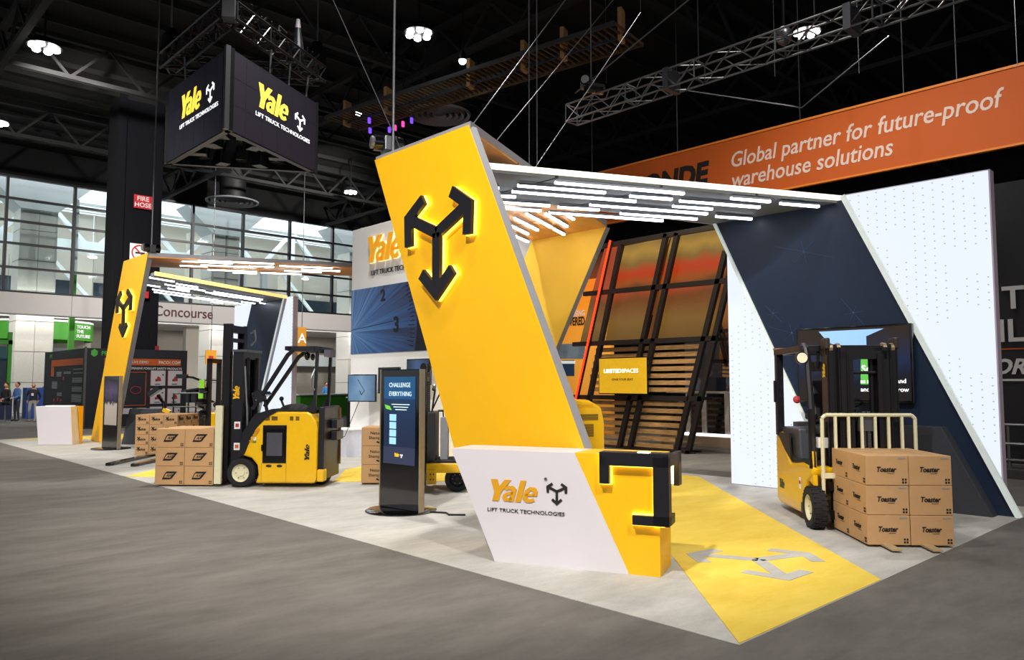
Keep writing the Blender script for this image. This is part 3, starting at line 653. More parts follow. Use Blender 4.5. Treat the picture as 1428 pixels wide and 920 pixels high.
arc = [(cy-rr*math.cos(a), cz+rr*math.sin(a)) for a in [math.radians(d) for d in range(-14, 25, 3)]]
m.prism([(-.022, y, min(3.96, max(2.43, z))) for y, z in arc]+[(-.022, -4.29, 3.96), (-.022, -4.29, 2.43)], (-.004, 0, 0)); m.build('dial_surround', dk, pic)
m = MB()
for k in range(-8, 14):
    a = math.radians(k*2.4); r0 = rr*(.86 if k % 4 == 0 else .9)
    p0 = (-.024, cy-r0*math.cos(a), cz+r0*math.sin(a)); p1 = (-.024, cy-rr*.96*math.cos(a), cz+rr*.96*math.sin(a))
    if 2.45 < p1[2] < 3.95: m.bar(p0, p1, .02, .004, X)
m.text('2', .26, (-.022, -1.38, 3.62), -Y, Z, .004, 'CENTER', .04); m.text('3', .33, (-.022, -1.92, 2.88), -Y, Z, .004, 'CENTER', .04); m.build('dial_marks', dk, pic)['kind'] = 'stuff'
MB().bar((-.024, -.05, 3.0), (-.024, -1.8, 3.12), .014, .003, X).build('dial_hand', dk, pic)
# two wall monitors on the tower
def monitor(p, w_, h_, rz, name, label, m_disp, tilt=0):
    t = thing(name, label, 'screen', p, rz)
    MB().b(-.02, .04, -w_/2, w_/2, -h_/2, h_/2).build('bezel', blackg, t, bevel=.008)
    d = MB().b(-.026, -.02, -w_/2+.025, w_/2-.025, -h_/2+.025, h_/2-.025).build('display', m_disp, t)
    MB().b(.04, .2, -.08, .08, -.08, .08).build('wall_mount', blackm, t)
    return t, d
t, d = monitor(VX(505, 541, 9.55), .72, .62, math.radians(28), 'tower_monitor', 'wall monitor with a pale blue picture, on the left side of the white tower', gradient_emit('mon_blue', [(0, '39587a'), (.5, '7fa3c4'), (1, '3d6a96')], 'Y', -.5, .5, .8, .5, nscale=3))
MB().path([(-.03, .1, .2), (-.03, 0, .05), (-.03, -.08, -.05), (-.03, 0, -.15), (-.03, .05, -.06)], .008, 5).build('line_graphic', black, d)
t, d = monitor((9.72, 14.15, 1.78), .8, .58, 0, 'tower_monitor', 'dark wall monitor mostly hidden behind the black kiosk', gradient_emit('mon_dark', [(0, '0a1018'), (.6, '14202c'), (1, '1c2c3c')], 'Y', -.5, .5, .5, .3, nscale=3))
monitor((9.6, 12.9, 1.95), .8, .55, 0, 'tower_monitor', 'wall monitor with a blue glow, behind the black lift truck mast', gradient_emit('mon_blue2', [(0, '20344e'), (.5, '4a6a9a'), (1, '20344e')], 'Y', -.4, .4, .6, .3, nscale=3))
tag(MB().path([(9.72, 15.2, 1.5), (9.6, 15.3, 1.1), (9.45, 15.5, .5), (9.0, 15.9, .25), (8.7, 16.1, .02)], .008, 5).build('power_cable', rubber), 'thin black cable hanging below the pale blue wall monitor', 'cable')
# white podium left of the tower
t = thing('white_podium', 'pale grey podium block behind the stand-up forklift', 'podium', G(475, 638)+Vector((.3, .3, 0)), math.radians(3))
MB().b(-.25, .25, -.4, .4, 0, .62).build('body', mat('podium_grey', 'c3c6d2', .5), t, bevel=.006); MB().b(-.27, .27, -.42, .42, .62, .65).build('top', whitep, t)

# ------------------------------------------------------------------ kiosks
def kiosk(loc, rz, label, m_disp, text=True):
    t = thing('display_kiosk', label, 'kiosk', loc, rz)
    MB().lathe([(0, .0), (.48, .0), (.48, .012), (.46, .022), (0, .022)], 40).build('base_plate', blackg, t, smooth=True)
    MB().b(-.04, .04, -.41, .41, .02, 1.9).build('body', blackg, t, bevel=.01)
    MB().b(-.045, .045, -.425, -.41, .02, 1.9).build('side_trim', mat('champagne_metal', 'b9a98c', .3, metal=.6), t); MB().b(-.045, .045, .41, .425, .02, 1.9).build('side_trim', MATS['champagne_metal'], t)
    d = MB().b(-.046, -.04, -.33, .33, .62, 1.80).build('display', m_disp, t)
    if text:
        MB().b(-.048, -.046, -.33, .33, 1.5, 1.8).build('title_band', mat('kiosk_band', '1d4f7a', .4, emit=.3, ecol='245c8c'), d)
        MB().text('CHALLENGE', .06, (-.050, .22, 1.66), -Y, Z, .002, 'LEFT', 0, 0, .95).build('title', mat('kiosk_text', 'cfe4f4', .5, emit=.7, ecol='cfe4f4'), d)
        m = MB(); m.text('EVERYTHING', .06, (-.050, .22, 1.54), -Y, Z, .002, 'LEFT', 0, 0, .95)
        m.build('title', mat('kiosk_text', 'cfe4f4', .5, emit=.7, ecol='cfe4f4'), d); m = MB()
        for r in range(3): m.b(-.052, -.049, -.22+.1*r*.3, .16-.04*r, 1.42-r*.035, 1.43-r*.035)
        m.build('text_lines', mat('kiosk_text', 'cfe4f4', .5, emit=.7, ecol='cfe4f4'), d)
        for r in range(4): MB().b(-.052, -.049, .06, .2, 1.2-r*.105, 1.29-r*.105).build('tile_graphic', mat('kiosk_tile', '9ccbe8', .5, emit=.6, ecol='8cc4e6'), d)
        MB().prism([(-.052, .31, 1.42), (-.052, .2, 1.4), (-.052, .16, 1.345), (-.052, .28, 1.36)], (.003, 0, 0)).build('leaf_graphic', mat('kiosk_leaf', '6fbf3a', .5, emit=.5, ecol='6fcf3a'), d)
        MB().b(-.049, -.046, -.33, .33, .62, .85).build('footer_band', mat('kiosk_foot', '2c3450', .5, emit=.2, ecol='39435f'), d)
        m = MB(); yale(m, .05, (-.050, .1, .72), -Y, Z, .002); m.build('lettering', mat('logo_yellow', 'f0c020', .5, emit=.5, ecol='f0c020'), d)
        MB().emblem(.03, (-.051, -.06, .74), -Y, Z, .002).build('arrow_emblem', wl, d)
    return t
k1 = kiosk((6.14, 8.62, .006), math.radians(4), 'black touch kiosk reading challenge everything, in front of the white tower', gradient_emit('kiosk_blue', [(0, '0c2346'), (.5, '103058'), (1, '1a4a78')], 'Z', .62, 1.8, .7, .2))
kiosk(Vector((6.33, 21.85, .006)), math.radians(9), 'dark touch kiosk in front of the far yellow arch', gradient_emit('kiosk_photo', [(0, 'b8a898'), (.45, 'c8b8a8'), (.5, '20182c'), (.75, '5a4a6a'), (1, '1a1624')], 'Z', .62, 1.8, .7, .35, nscale=6), False)
tag(MB().path([(6.3, 8.2, .02), (6.42, 8.0, .02), (6.35, 7.85, .02), (6.5, 7.7, .02)], .012, 6).build('power_cable', rubber), 'black cable end lying beside the kiosk base', 'cable')

# far-left white counter
t = thing('reception_counter', 'small white and yellow counter at the left end of the booth', 'counter', (5.3, 24.8, 0), math.radians(-45))
LC = t
MB().prism([(0.0, 0, 0), (.95, 0, 0), (.86, 0, 1.07), (-.12, 0, 1.07)], (0, .4, 0)).build('white_body', white, t, bevel=.004)
MB().prism([(.955, .0, 0), (.97, .4, 0), (.88, .4, 1.07), (.865, 0, 1.07)], (.015, .0, 0)).build('side_panel', whitep, t)
MB().prism([(.985, .33, .02), (.985, .42, .02), (.92, .52, 1.07), (.92, .28, 1.07)], (.015, 0, 0)).build('yellow_panel', yellow, t)
MB().b(.1, .8, .1, .36, 1.071, 1.085).build('light_strip', ledwhite, t)
t = thing('dark_plinth', 'black slanted plinth behind the far kiosk', 'plinth', (7.2, 23.0, 0), math.radians(-45))
MB().prism([(-.3, 0, 0), (.42, 0, 0), (.72, 0, 1.0), (-.1, 0, 1.0)], (0, .4, 0)).build('body', dgrey, t, bevel=.005)
# ------------------------------------------------------------------ hanging LED triangle and its truss
V0, VL, VR = Vector((5.88, 14.0, 6.5)), Vector((5.88, 17.22, 6.5)), Vector((8.66, 15.55, 6.5))
cen = (V0+VL+VR)/3; H_ = 1.62
t = thing('hanging_screen', 'triangular black hanging screen with glowing yellow lettering, above the booth', 'screen', cen)
V0, VL, VR = V0-cen, VL-cen, VR-cen
def wall_led(a, b, lit):
    a = a.copy(); b = b.copy(); d = (b-a).normalized(); n = d.cross(Z); n = n if n.dot((a+b)/2) > 0 else -n
    L_ = (b-a).length
    f = MB().prism([a, b, b+Z*H_, a+Z*H_], -n*.12).build('screen_frame', blackm, t)
    g = MB().prism([a+d*.03+Z*.02+n*.012, b-d*.03+Z*.02+n*.012, b-d*.03+Z*(H_-.02)+n*.012, a+d*.03+Z*(H_-.02)+n*.012], -n*.01).build('screen_face', mat('led_face', '1b1a24', .5, emit=.03, ecol='3a3560'), f)
    m = MB()
    for i in range(1, 6): p = a+d*L_*i/6+n*.0125; m.bar(p+Z*.03, p+Z*(H_-.03), .006, .002, n)
    for j in range(1, 3): m.bar(a+Z*H_*j/3+n*.0125, b+Z*H_*j/3+n*.0125, .006, .002, n)
    m.build('panel_joint', black, f)
    m = MB()
    if lit:
        u = lit; o_ = (a if (b-a).dot(u) > 0 else b)+n*.014
        m = MB(); yale(m, .50, o_+u*.80+Z*.78, u, Z, .004, 1.25); m.build('lettering', mat('led_yellow', 'f6d24a', .5, emit=1.0, ecol='ffd84a'), f)
        m = MB(); m.text('LIFT TRUCK TECHNOLOGIES', .085, o_+u*.84+Z*.58, u, Z, .004, 'LEFT', .003, 0, 1.25); m.build('tagline', mat('led_white', 'ffffff', .5, emit=1.2, ecol='f4f6ff'), f); MB().emblem(.25, o_+u*2.42+Z*.98, u, Z, .004).build('arrow_emblem', MATS['led_white'], f)
wall_led(V0, VL, -Y); wall_led(V0, VR, (VR-V0).normalized()); wall_led(VL, VR, None)
MB().bar(V0+Vector((-.03, -.02, 0)), V0+Vector((-.03, -.02, H_)), .09, .09).build('corner_strip', galv, t)
m = MB()   # cabinets and cabling visible from below
for i in range(1, 6):
    for s, e in ((V0, VL), (V0, VR), (VL, VR)):
        p = s.lerp(e, i/6)*.72; m.box((p.x, p.y, .16+.1*(i % 2)), (.3, .22, .3), math.atan2(p.y, p.x))
        m.path([p+Z*.3, p*.7+Z*.55, p*.4+Z*.4], .025, 5)
m.bar(V0*.9+Z*.05, VL*.9+Z*.05, .05); m.bar(VL*.9+Z*.05, VR*.9+Z*.05, .05); m.bar(V0*.9+Z*.05, VR*.9+Z*.05, .05)
m.build('rear_cabinets', blackm, t)['kind'] = 'stuff'
def box_truss(t, a, b, s, n, m_=None, r=.022):
    a = Vector(a); b = Vector(b); d = (b-a).normalized(); x = d.cross(Z).normalized()*s/2; y = Z*s/2
    q = [x+y, -x+y, -x-y, x-y]; m = MB()
    for k in q: m.tube(a+k, b+k, r, 6)
    m.build('chord_tubes', m_ or trussm, t)
    m = MB()
    for i in range(n):
        p0 = a.lerp(b, i/n); p1 = a.lerp(b, (i+1)/n)
        for j in range(4):
            if i % 2: m.tube(p0+q[j], p1+q[(j+1) % 4], r*.6, 5)
            else: m.tube(p0+q[(j+1) % 4], p1+q[j], r*.6, 5)
            if i % 4 == 0: m.tube(p0+q[j], p0+q[(j+1) % 4], r*.8, 5)
    m.build('lacing', m_ or trussm, t)
tt = thing('triangle_truss', 'black triangular lighting truss carrying the hanging screen', 'truss', cen+Z*2.3)
K = 1.0
for a, b in ((V0, VL), (V0, VR), (VL, VR)): box_truss(tt, a*K, b*K, .34, 12, mat('black_truss', '2e2e32', .35, metal=.7), .028)
MB().box(V0*K*1.04, (.24, .3, .38), math.radians(-30)).build('corner_plate', steel, tt, bevel=.01)
for s in (V0, VL, VR):
    p = s*K*.97; q_ = MB(); q_.box((p.x, p.y, .42), (.3, .3, .42)); q_.tube((p.x, p.y, .4), (p.x, p.y, .75), .12, 10); q_.build('hoist', blackg, tt)
    MB().tube((p.x, p.y, .6), (p.x, p.y, 14.4-tt.location.z), .02, 6).build('hoist_chain', galv, tt)
random.seed(3); m = MB()
for s, e in ((V0, VL), (V0, VR)):
    for i in range(9):
        p = (s*K).lerp(e*K, .12+i*.1)+Z*.2; pts = [p+Vector((random.uniform(-.12, .12), random.uniform(-.12, .12), random.uniform(0, .22))) for _ in range(6)]; m.path(pts, .018, 5)
m.build('cable_coils', rubber, tt)['kind'] = 'stuff'
for i in range(4):
    p = (V0*K).lerp(VR*K, .2+i*.22) if i else (V0*K).lerp(VL*K, .7)
    m = MB(); q_ = p-Z*.17; m.tube(q_, (q_.x*.97, q_.y*.97, -2.3+H_-.02), .02, 6); m.build('drop_link', steel, tt)
MB().tube((V0*K).lerp(VR*K, .72)+Z*.2, (V0*K).lerp(VR*K, .72)+Z*.72, .14, 12, .06).build('lamp_can', mat('lamp_can_blue', '1c2028', .4), tt)
MB().tube((V0*K).lerp(VR*K, .72)+Z*.72, (V0*K).lerp(VR*K, .72)+Z*.92, .06, 12, .04).build('lamp_cap', white, tt)

# long lighting truss at the upper right
t = thing('lighting_truss', 'long silver box truss hanging above the orange banner', 'truss', (12, 5, 7.45))
box_truss(t, (0, 5.75, 0), (0, -8.5, 0), .36, 36, None, .02)
for y in (3.2, -.2, -3.6): MB().box((0, y, 0), (.42, .12, .42)).build('joint_plate', galv, t)
for y in (5.2, 2.6, .4, -3): MB().tube((0, y, .2), (0, y, 6.9), .012, 6).build('drop_wire', galv, t)
MB().tube((-.15, 5.2, .42), (.2, 5.05, .42), .12, 10).build('hoist', blackg, t)

# orange banner
t = thing('hanging_banner', 'long orange hanging banner about warehouse solutions', 'banner', (20, 8, 7.13))
MB().b(0, .06, -8, 10.5, 0, 1.77).build('banner_face', orange, t)
MB().b(-.03, .09, -8.02, 10.52, 1.76, 1.82).build('top_rail', mat('rail_orange', 'e8862a', .5), t); MB().b(-.03, .09, -8.02, 10.52, -.05, 0).build('bottom_rail', MATS['rail_orange'], t)
m = MB(); m.text('Global partner for future-proof', .44, (-.006, 3.66, .93), -Y, Z, .004, 'LEFT', .012, .18, .865); m.text('warehouse solutions', .44, (-.006, 3.64, .33), -Y, Z, .004, 'LEFT', .012, .18, .865)
m.build('lettering', mat('banner_text', 'e8cfc0', .7), t)
MB().text('BLONDE', .62, (-.006, 4.45, .66), -Y, Z, .004, 'RIGHT', .05, .14, .95).build('lettering', inkm, t)
for y in (9, 5.5, 1.5, -1.2, -2.4, -4): MB().tube((.03, y, 1.8), (.03, y, 7.3), .014, 6).build('drop_wire', galv, t)

# rigging lines
def wire(pts, label, r=.007, group=None, m_=galv):
    tag(MB().path([Vector(p) for p in pts], r, 6).build('rigging_wire', m_), label, 'cable', group)
top1 = Vector((5.9, 7.9, 4.82))
wire([(5.95, 7.0, 4.82), (9.5, 7.6, 9.0), (10.0, 7.6, 14)], 'steel rigging line rising right from the top corner of the tall yellow panel')
wire([(6.6, 7.3, 4.82), (10.8, 7.6, 9.4), (10.8, 7.6, 14)], 'second steel rigging line rising right from the warm roof slab')
wire([(8.4, 8.6, 4.82), (12.4, 9.2, 9.3), (12.4, 9.2, 14)], 'long steel rigging line from the middle of the warm roof slab')
wire([(5.9, 8.55, 4.85), (5.9, 8.55, 14.4)], 'straight hoist chain above the left corner of the tall yellow panel', .018)
wire([(6.0, 8.5, 4.9), (4.6, 9.6, 8.8), (4.2, 9.9, 14)], 'thin guy line leaning left above the tall yellow panel')
wire([(6.9, 21.0, 5.2), (6.9, 21.0, 14.4)], 'straight chain rising from the far yellow arch', .02)
wire([(6.9, 21.0, 12.4), (6.0, 21.4, 12.6), (2.0, 22.2, 14.3)], 'pale guy line at the upper left of the hanging screen', .02)
for i, (px, y) in enumerate(((738, 9.0), (749, 9.0))):
    p = VY(px, 230, y); wire([(p.x, y, p.z), (p.x, y, 14.4)], '%s of two close vertical lines right of the tall yellow panel' % ('left', 'right')[i], .008, 'pair of vertical rigging lines')
for px in (846, 1082, 1200, 1422):
    p = VX(px, 160, 18); wire([(18, p.y, p.z+1), (18, p.y, 14.4)], 'vertical drop line hanging above the orange banner at %s' % {846: 'its left end', 1082: 'the word partner', 1200: 'the word future', 1422: 'the right edge of the photo'}[px], .008, 'vertical drop lines before the banner')
wire([VX(905, 118, 14), VX(1118, 150, 14), VX(1240, 50, 14)], 'slack bridle line between truss and ceiling above the orange banner', .014)
wire([VX(802, 130, 12), VX(960, 0, 12), VX(990, -30, 12), VX(990, -30, 12)*1+Z*3], 'long slanting line rising right from the end of the silver truss', .016)
def hoist(p, rz, label):
    t = thing('chain_hoist', label, 'hoist', p, rz)
    MB().tube((-.2, 0, .12), (.2, 0, .12), .11, 14).build('motor', blackg, t, smooth=True); MB().box((0, 0, .1), (.14, .28, .2)).build('gearbox', galv, t, bevel=.01)
    MB().tube((-.24, 0, .12), (-.2, 0, .12), .085, 14).build('end_cap', steel, t); MB().path([(.1, 0, .02), (.14, .08, -.06), (.2, .12, -.02)], .015, 5).build('chain', steel, t)
hoist((5.93, 8.72, 4.9), math.radians(-20), 'black chain hoist on top of the tall yellow panel')
hoist((6.9, 21.0, 5.14), 0, 'black chain hoist on top of the far yellow arch')
hoist((12, 10.3, 7.9), .5, 'black chain hoist at the near end of the silver truss')
# wooden and yellow catwalk high in the hall
t = thing('catwalk', 'faintly lit yellow and brown catwalk under the hall ceiling', 'catwalk', (0, 0, 0))
pa, pb = G(478, 172, 11.2), G(830, 62, 11.2)
pb = pb+(pb-pa)*.1
brown = mat('painted_brown', '4a3a20', .7, vary=.5, scale=2); bl = mat('catwalk_blue', '1a2a3c', .7, vary=.5, scale=3)
dv = (pb-pa).normalized(); sd = dv.cross(Z).normalized()
for k in range(3): MB().bar(pa+sd*.5*(k-1)*1.6, pb+sd*.5*(k-1)*1.6, .07, .12).build('side_rail', (brown, bl, mat('catwalk_grey', '2c2c30', .7))[k], t)
m = MB()
for i in range(60): p = pa.lerp(pb, i/59); m.bar(p-sd*.8, p+sd*.8, .05, .05)
m.build('cross_bars', brown, t)
for i in range(6): p = pa.lerp(pb, (.02, .2, .52, .7, .82, .98)[i]); MB().box(p+Z*.3, (.35, .12, .9), .4).build('bracket', mat('bracket_wood', 'a07a4a', .7, vary=.2), t)
pu = mat('purple_lamp', '8a50ff', .5, emit=1.2, ecol='7a48ff'); pk = mat('pink_lamp', 'ff50b0', .5, emit=1.2, ecol='ff4ab0')
for i, (px, py) in enumerate(((543, 181), (551, 178), (562, 173), (515, 168), (516, 182), (574, 168))):
    p = G(px, py, 11.0); sl_ = thing('stage_lamp', None, None, p); MB().box((0, 0, 0), (.13, .08, .18), .7).build('lens', pk if i in (1, 2) else pu, sl_); MB().tube((0, 0, .09), (0, 0, 14.65-p.z), .012, 6).build('hanger', blackm, sl_); tag(sl_, ('violet lit stage lamp in the middle under the catwalk', 'left of the two pink lit stage lamps', 'right of the two pink lit stage lamps', 'upper violet lit stage lamp at the left under the catwalk', 'lower violet lit stage lamp at the left under the catwalk', 'violet lit stage lamp farthest right under the catwalk')[i], 'lamp', 'stage lamps under the catwalk')
t = thing('dome_camera', 'small grey dome camera hanging above the silver truss', 'camera', VX(1093, 50, 14))
MB().ball((0, 0, 0), .16, 12, 8, (1, 1, 1.2)).build('dome', galv, t, smooth=True); MB().tube((0, 0, .15), (0, 0, 5), .025, 6).build('stem', blackm, t)

# ------------------------------------------------------------------ slatted booth structure
t = thing('slatted_screen', 'leaning black framed screen with amber panels above and wooden slats below', 'partition', (16.15, 12, 0))
o = t.location; fm = mat('brown_black_steel', '1e1715', .5)
def PX(x, y, c=16.15): p = VX(x, y, c); return Vector((p.x-o.x, p.y-o.y, p.z))
posts = [((1012, 350), (943.8, 628.5)), ((1017, 385), (959.5, 632.4)), ((929.5, 326), (863.6, 624.6)), ((945, 325), (879, 622.6)), ((866, 342), (812, 606))]
for (a, b) in posts:
    pa, pb = PX(*a), PX(*b); MB().bar(pa, pb, .12, .12, X).build('post', fm, t)
for a, b in (((830, 345), (1000, 316)), ((815, 410), (1012, 391.5)), ((800, 480), (1000, 471.5)), ((785, 553), (980, 556)), ((780, 622), (963, 631.6))):
    MB().bar(PX(*a), PX(*b), .12, .12).build('cross_beam', fm, t); q = Vector((.45, 0, 0)); MB().bar(PX(*a)+q, PX(*b)+q, .08, .08).build('cross_beam', fm, t)
am = {}  # emission makes the translucent amber panels look lit
for i, q in enumerate((((866, 342), (929, 329), (905, 401), (851, 406)), ((945, 327), (1003, 317), (1008, 391), (928, 398)), ((851, 406), (905, 401), (890, 475), (838, 479)), ((928, 398), (1008, 391), (993, 471), (912, 474)),
                       ((931, 329), (944, 327), (928, 398), (915, 400)), ((915, 400), (927, 399), (911, 474), (897, 475)), ((838, 345), (862, 341), (846, 406), (820, 409)), ((820, 409), (846, 406), (832, 479), (803, 480)))):
    MB().prism([PX(*p)+Vector((.16, 0, 0)) for p in q], (.02, 0, 0)).build('amber_panel', gradient_emit('amber_%d' % (i % 4), [(0, '6a4018'), (.12, 'a05018'), (.3, 'c43c12'), (.42, 'b84a20'), (.55, '8a6a30'), (.75, 'b89040'), (1, '8c6c3c')] if i % 4 < 2 else [(0, '6e5020'), (.4, '86602a'), (.8, '7a4620'), (1, 'b0482a')], 'Z', 2.8 if i % 4 >= 2 else 4.2, 5.5 if i % 4 < 2 else 4.2, .75, .35, nscale=1.2), t)
for i in range(15):
    z = 2.62-i*.178
    if abs(z-1.33) < .07: continue
    # slats follow the lean of the posts
    yl = 9.72+(4.2-z)*.335+.1; yr = 13.2+(4.2-z)*.30
    MB().b(.06, .12, yl-12, min(yr, 13.9)-12, z-.055, z+.055).build('slat', slat_m, t)
    pass
MB().bar(PX(790, 640), PX(965, 634), .3, .08).build('base_beam', fm, t)
t2 = thing('red_light_tube', 'slim glowing red tube leaning left of the slatted screen', 'lamp', (16.0, 14, 0))
a, b = VX(851, 335, 16.0)-t2.location, VX(800, 568, 16.0)-t2.location
MB().tube(a, b, .026, 10).build('glowing_tube', red_tube, t2); MB().tube(a+X*.06, b+X*.06, .05, 8).build('backing', fm, t2); MB().tube(b, Vector((b.x, b.y+.3, 0)), .04, 8).build('foot', fm, t2)
t, d = monitor((15.85, 12.46, 1.91), 1.6, .96, 0, 'yellow_monitor', 'yellow screen reading limited spaces on the slatted screen', mat('screen_yellow', 'd8a818', .5, emit=.35, ecol='e6b820'))
m = MB(); m.text('LIMITED', .10, (-.03, .62, .08), -Y, Z, .003, 'LEFT', .02, 0, 1.15); m.build('title', wl, d); m = MB(); m.text('SPACES', .10, (-.03, .02, .08), -Y, Z, .003, 'LEFT', .0, 0, 1.15); m.build('title', wl, d)
MB().text('GRAB YOUR SEAT', .055, (-.03, 0, -.12), -Y, Z, .003, 'CENTER', .01, 0, 1.1).build('subtitle', inkm, d)
# orange wall behind, with printed truck
t = thing('orange_display_wall', 'orange display wall with a printed yellow truck, left of the red tube', 'display wall', (19.5, 19, 0))
def OX(x, y): p = VX(x, y, 19.5); return (p.x-19.5, p.y-19, p.z)
MB().b(0, .15, -3.2, 5, 0, 5.2).build('wall_panel', gradient_emit('orange_wall', [(0, 'd88420'), (.5, 'e8a23c'), (.8, 'f0941a'), (1, 'd8740c')], 'Z', 0, 5, .3, .12, base=True), t)
m = MB(); p = OX(816, 440); m.text('HOUSING', .2, (-.012, p[1], p[2]), -Y, Z, .006, 'RIGHT', .02, 0, .68); m.build('lettering', white_ink, t)
m = MB(); p = OX(817, 453); m.text('POWERED.', .27, (-.012, p[1]-.02, p[2]+.02), -Y, Z, .006, 'RIGHT', .03, 0, .62); m.build('lettering', inkm, t)
q = [OX(775, 480), OX(816, 478), OX(816, 500), OX(770, 500)]; MB().prism(q, (-.012, 0, 0)).build('windscreen_print', gradient_emit('printed_glass', [(0, '4a5560'), (.5, '9fb0ba'), (1, '3c4650')], 'Y', -3, 0, .3, .6, nscale=3), t)
q = [OX(784, 502), OX(801, 502), OX(801, 524), OX(784, 524)]; MB().prism(q, (-.016, 0, 0)).build('badge_print', mat('print_navy', '1c3a66', .6), t)
q = [OX(783, 503), OX(802, 503), OX(802, 507), OX(783, 507)]; MB().prism(q, (-.02, 0, 0)).build('badge_stripe', mat('print_ice', 'dcecf4', .6, emit=.3), t)
# dark red upper wall behind the amber panels
t = thing('upper_backdrop', 'rust coloured upper backdrop behind the slatted screen', 'backdrop', (21, 15, 0)); MB().b(0, .2, -7, 7, 4.0, 6.4).build('backdrop_panel', mat('rust_backdrop', '7a3a18', .7, vary=.3, scale=.6), t)
for y in (-6.9, 6.9): MB().b(0, .2, y-.06, y+.06, 0, 4.0).build('post', fm, t)
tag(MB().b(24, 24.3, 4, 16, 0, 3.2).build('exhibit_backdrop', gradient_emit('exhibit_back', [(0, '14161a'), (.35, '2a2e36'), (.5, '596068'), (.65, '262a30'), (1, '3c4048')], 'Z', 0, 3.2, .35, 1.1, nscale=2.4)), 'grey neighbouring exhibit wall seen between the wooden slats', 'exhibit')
# second leaning frame further right (partly behind the light wall)
t = thing('slatted_screen', 'farther amber and slatted screen just left of the dotted light wall', 'partition', (18.5, 9.5, 0)); o = t.location
def PX2(x, y): p = VX(x, y, 18.5); return Vector((0, p.y-o.y, p.z))
for a, b in (((1002, 462), (1014, 510)), ((1000, 440), (1025, 520))): MB().bar(PX2(*a), PX2(*b), .08, .08, X).build('post', fm, t)
MB().b(.02, .12, PX2(1020, 500).y-.05, PX2(1020, 500).y+.05, 0, 2.6).build('post', fm, t); MB().bar(PX2(995, 503.5), PX2(1026, 503.5), .08, .1).build('cross_beam', fm, t); MB().bar(PX2(998, 462), PX2(1026, 460), .08, .1).build('cross_beam', fm, t)
MB().prism([PX2(1004, 405)+X*.1, PX2(1030, 402)+X*.1, PX2(1030, 503)+X*.1, PX2(1000, 503)+X*.1], (.02, 0, 0)).build('amber_panel', mat('amber_flat', '7c5226', .5, emit=.15, ecol='8a5a28', vary=.2), t)
for k in range(4): MB().bar(PX2(1008, 507+k*5.5), PX2(1026, 508+k*5.5), .04, .07).build('slat', slat_m, t)
# glass rail with lit foot
t = thing('glass_railing', 'glass railing with steel posts and a lit foot, left of the dotted light wall', 'railing', (18.5, 11, 0)); o = t.location
def PR(x, y): p = VX(x, y, 18.5); return Vector((0, p.y-o.y, p.z))
for x in (982, 1014, 960): a = PR(x, 545); MB().b(-.05, .05, a.y-.06, a.y+.06, 0, 1.5).build('post', mat('beige_post', 'a69c90', .5), t)
yl, yr = PR(1030, 600).y, PR(930, 600).y
MB().b(-.02, .02, yl, yr, 1.44, 1.5).build('top_rail', MATS['beige_post'], t); MB().b(-.01, .01, yl, yr, .35, 1.42).build('glass_panel', smoke, t)
MB().b(-.08, .02, yl, yr, .28, .34).build('led_foot', mat('led_cool', 'f0f4ff', .4, emit=2.5, ecol='eaf0ff'), t)
MB().b(-.3, .1, yl, yr, 0, .27).build('plinth_step', mat('tan_step', 'b09a80', .7), t)
for k, (x, y, w_, h_, c_) in enumerate(((995, 530, .5, 1.0, '22242a'), (1008, 528, .3, .5, '2c4a78'), (975, 560, .9, .7, '3a3030'), (1003, 575, .5, .5, '5c5e64'))):
    p = VX(x, y, 20); t = thing('exhibit_machine', ('tall black machine behind the glass railing', 'blue fronted machine behind the glass railing', 'low brownish machine behind the glass railing', 'grey machine behind the glass railing')[k], 'machine', (20+k*.9, p.y, 0), 0, 'machines behind the glass railing')
    MB().b(-.3, .3, -w_/2, w_/2, 0, .9+h_).build('body', mat('mach_%d' % k, c_, .4, vary=.4, scale=5), t, bevel=.03); MB().path([(-.35, -w_/2, .6), (-.4, 0, .3+h_), (-.35, w_/2, .7)], .03, 6).build('hose', rubber, t); MB().b(-.34, -.3, -w_/4, w_/5, .5+h_*.5, .75+h_*.5).build('control_panel', galv, t)

# dark exhibit wall at the far right
t = thing('dark_display_wall', 'dark display wall with white lettering at the right edge', 'display wall', (17, 3, 0))
MB().b(0, .3, -6, 1.35, .2, 5.6).build('wall_panel', mat('slate_panel', '24242a', .5), t)
m = MB(); m.text('THE', .42, (-.02, 1.12, 3.15), -Y, Z, .02, 'LEFT', .02); m.text('FILLED', .42, (-.02, .62, 2.52), -Y, Z, .02, 'CENTER', .02); m.build('lettering', whitep, t)
MB().b(-.01, 0, -6, 1.3, 2.36, 2.385).build('orange_line', mat('orange_line', 'd8641c', .5), t)
m = MB(); m.text('ORDERING', .28, (-.02, .35, 1.9), -Y, Z, .02, 'CENTER', .03, .3); m.b(-.02, 0, -2, 1.25, 1.76, 1.80); m.build('lettering', whitep, t)
for z in (.95, .6, .3): MB().tube((-.5, -5, z), (-.5, 1.3, z), .035, 8).build('rail', galv, t)
for y in (1.0, .1, -.9): MB().tube((-.5, y, 0), (-.5, y, .95), .03, 8).build('rail_post', galv, t)
MB().b(-.9, .1, -6, 1.35, 0, .16).build('base_step', mat('base_grey', '4a484a', .7), t)

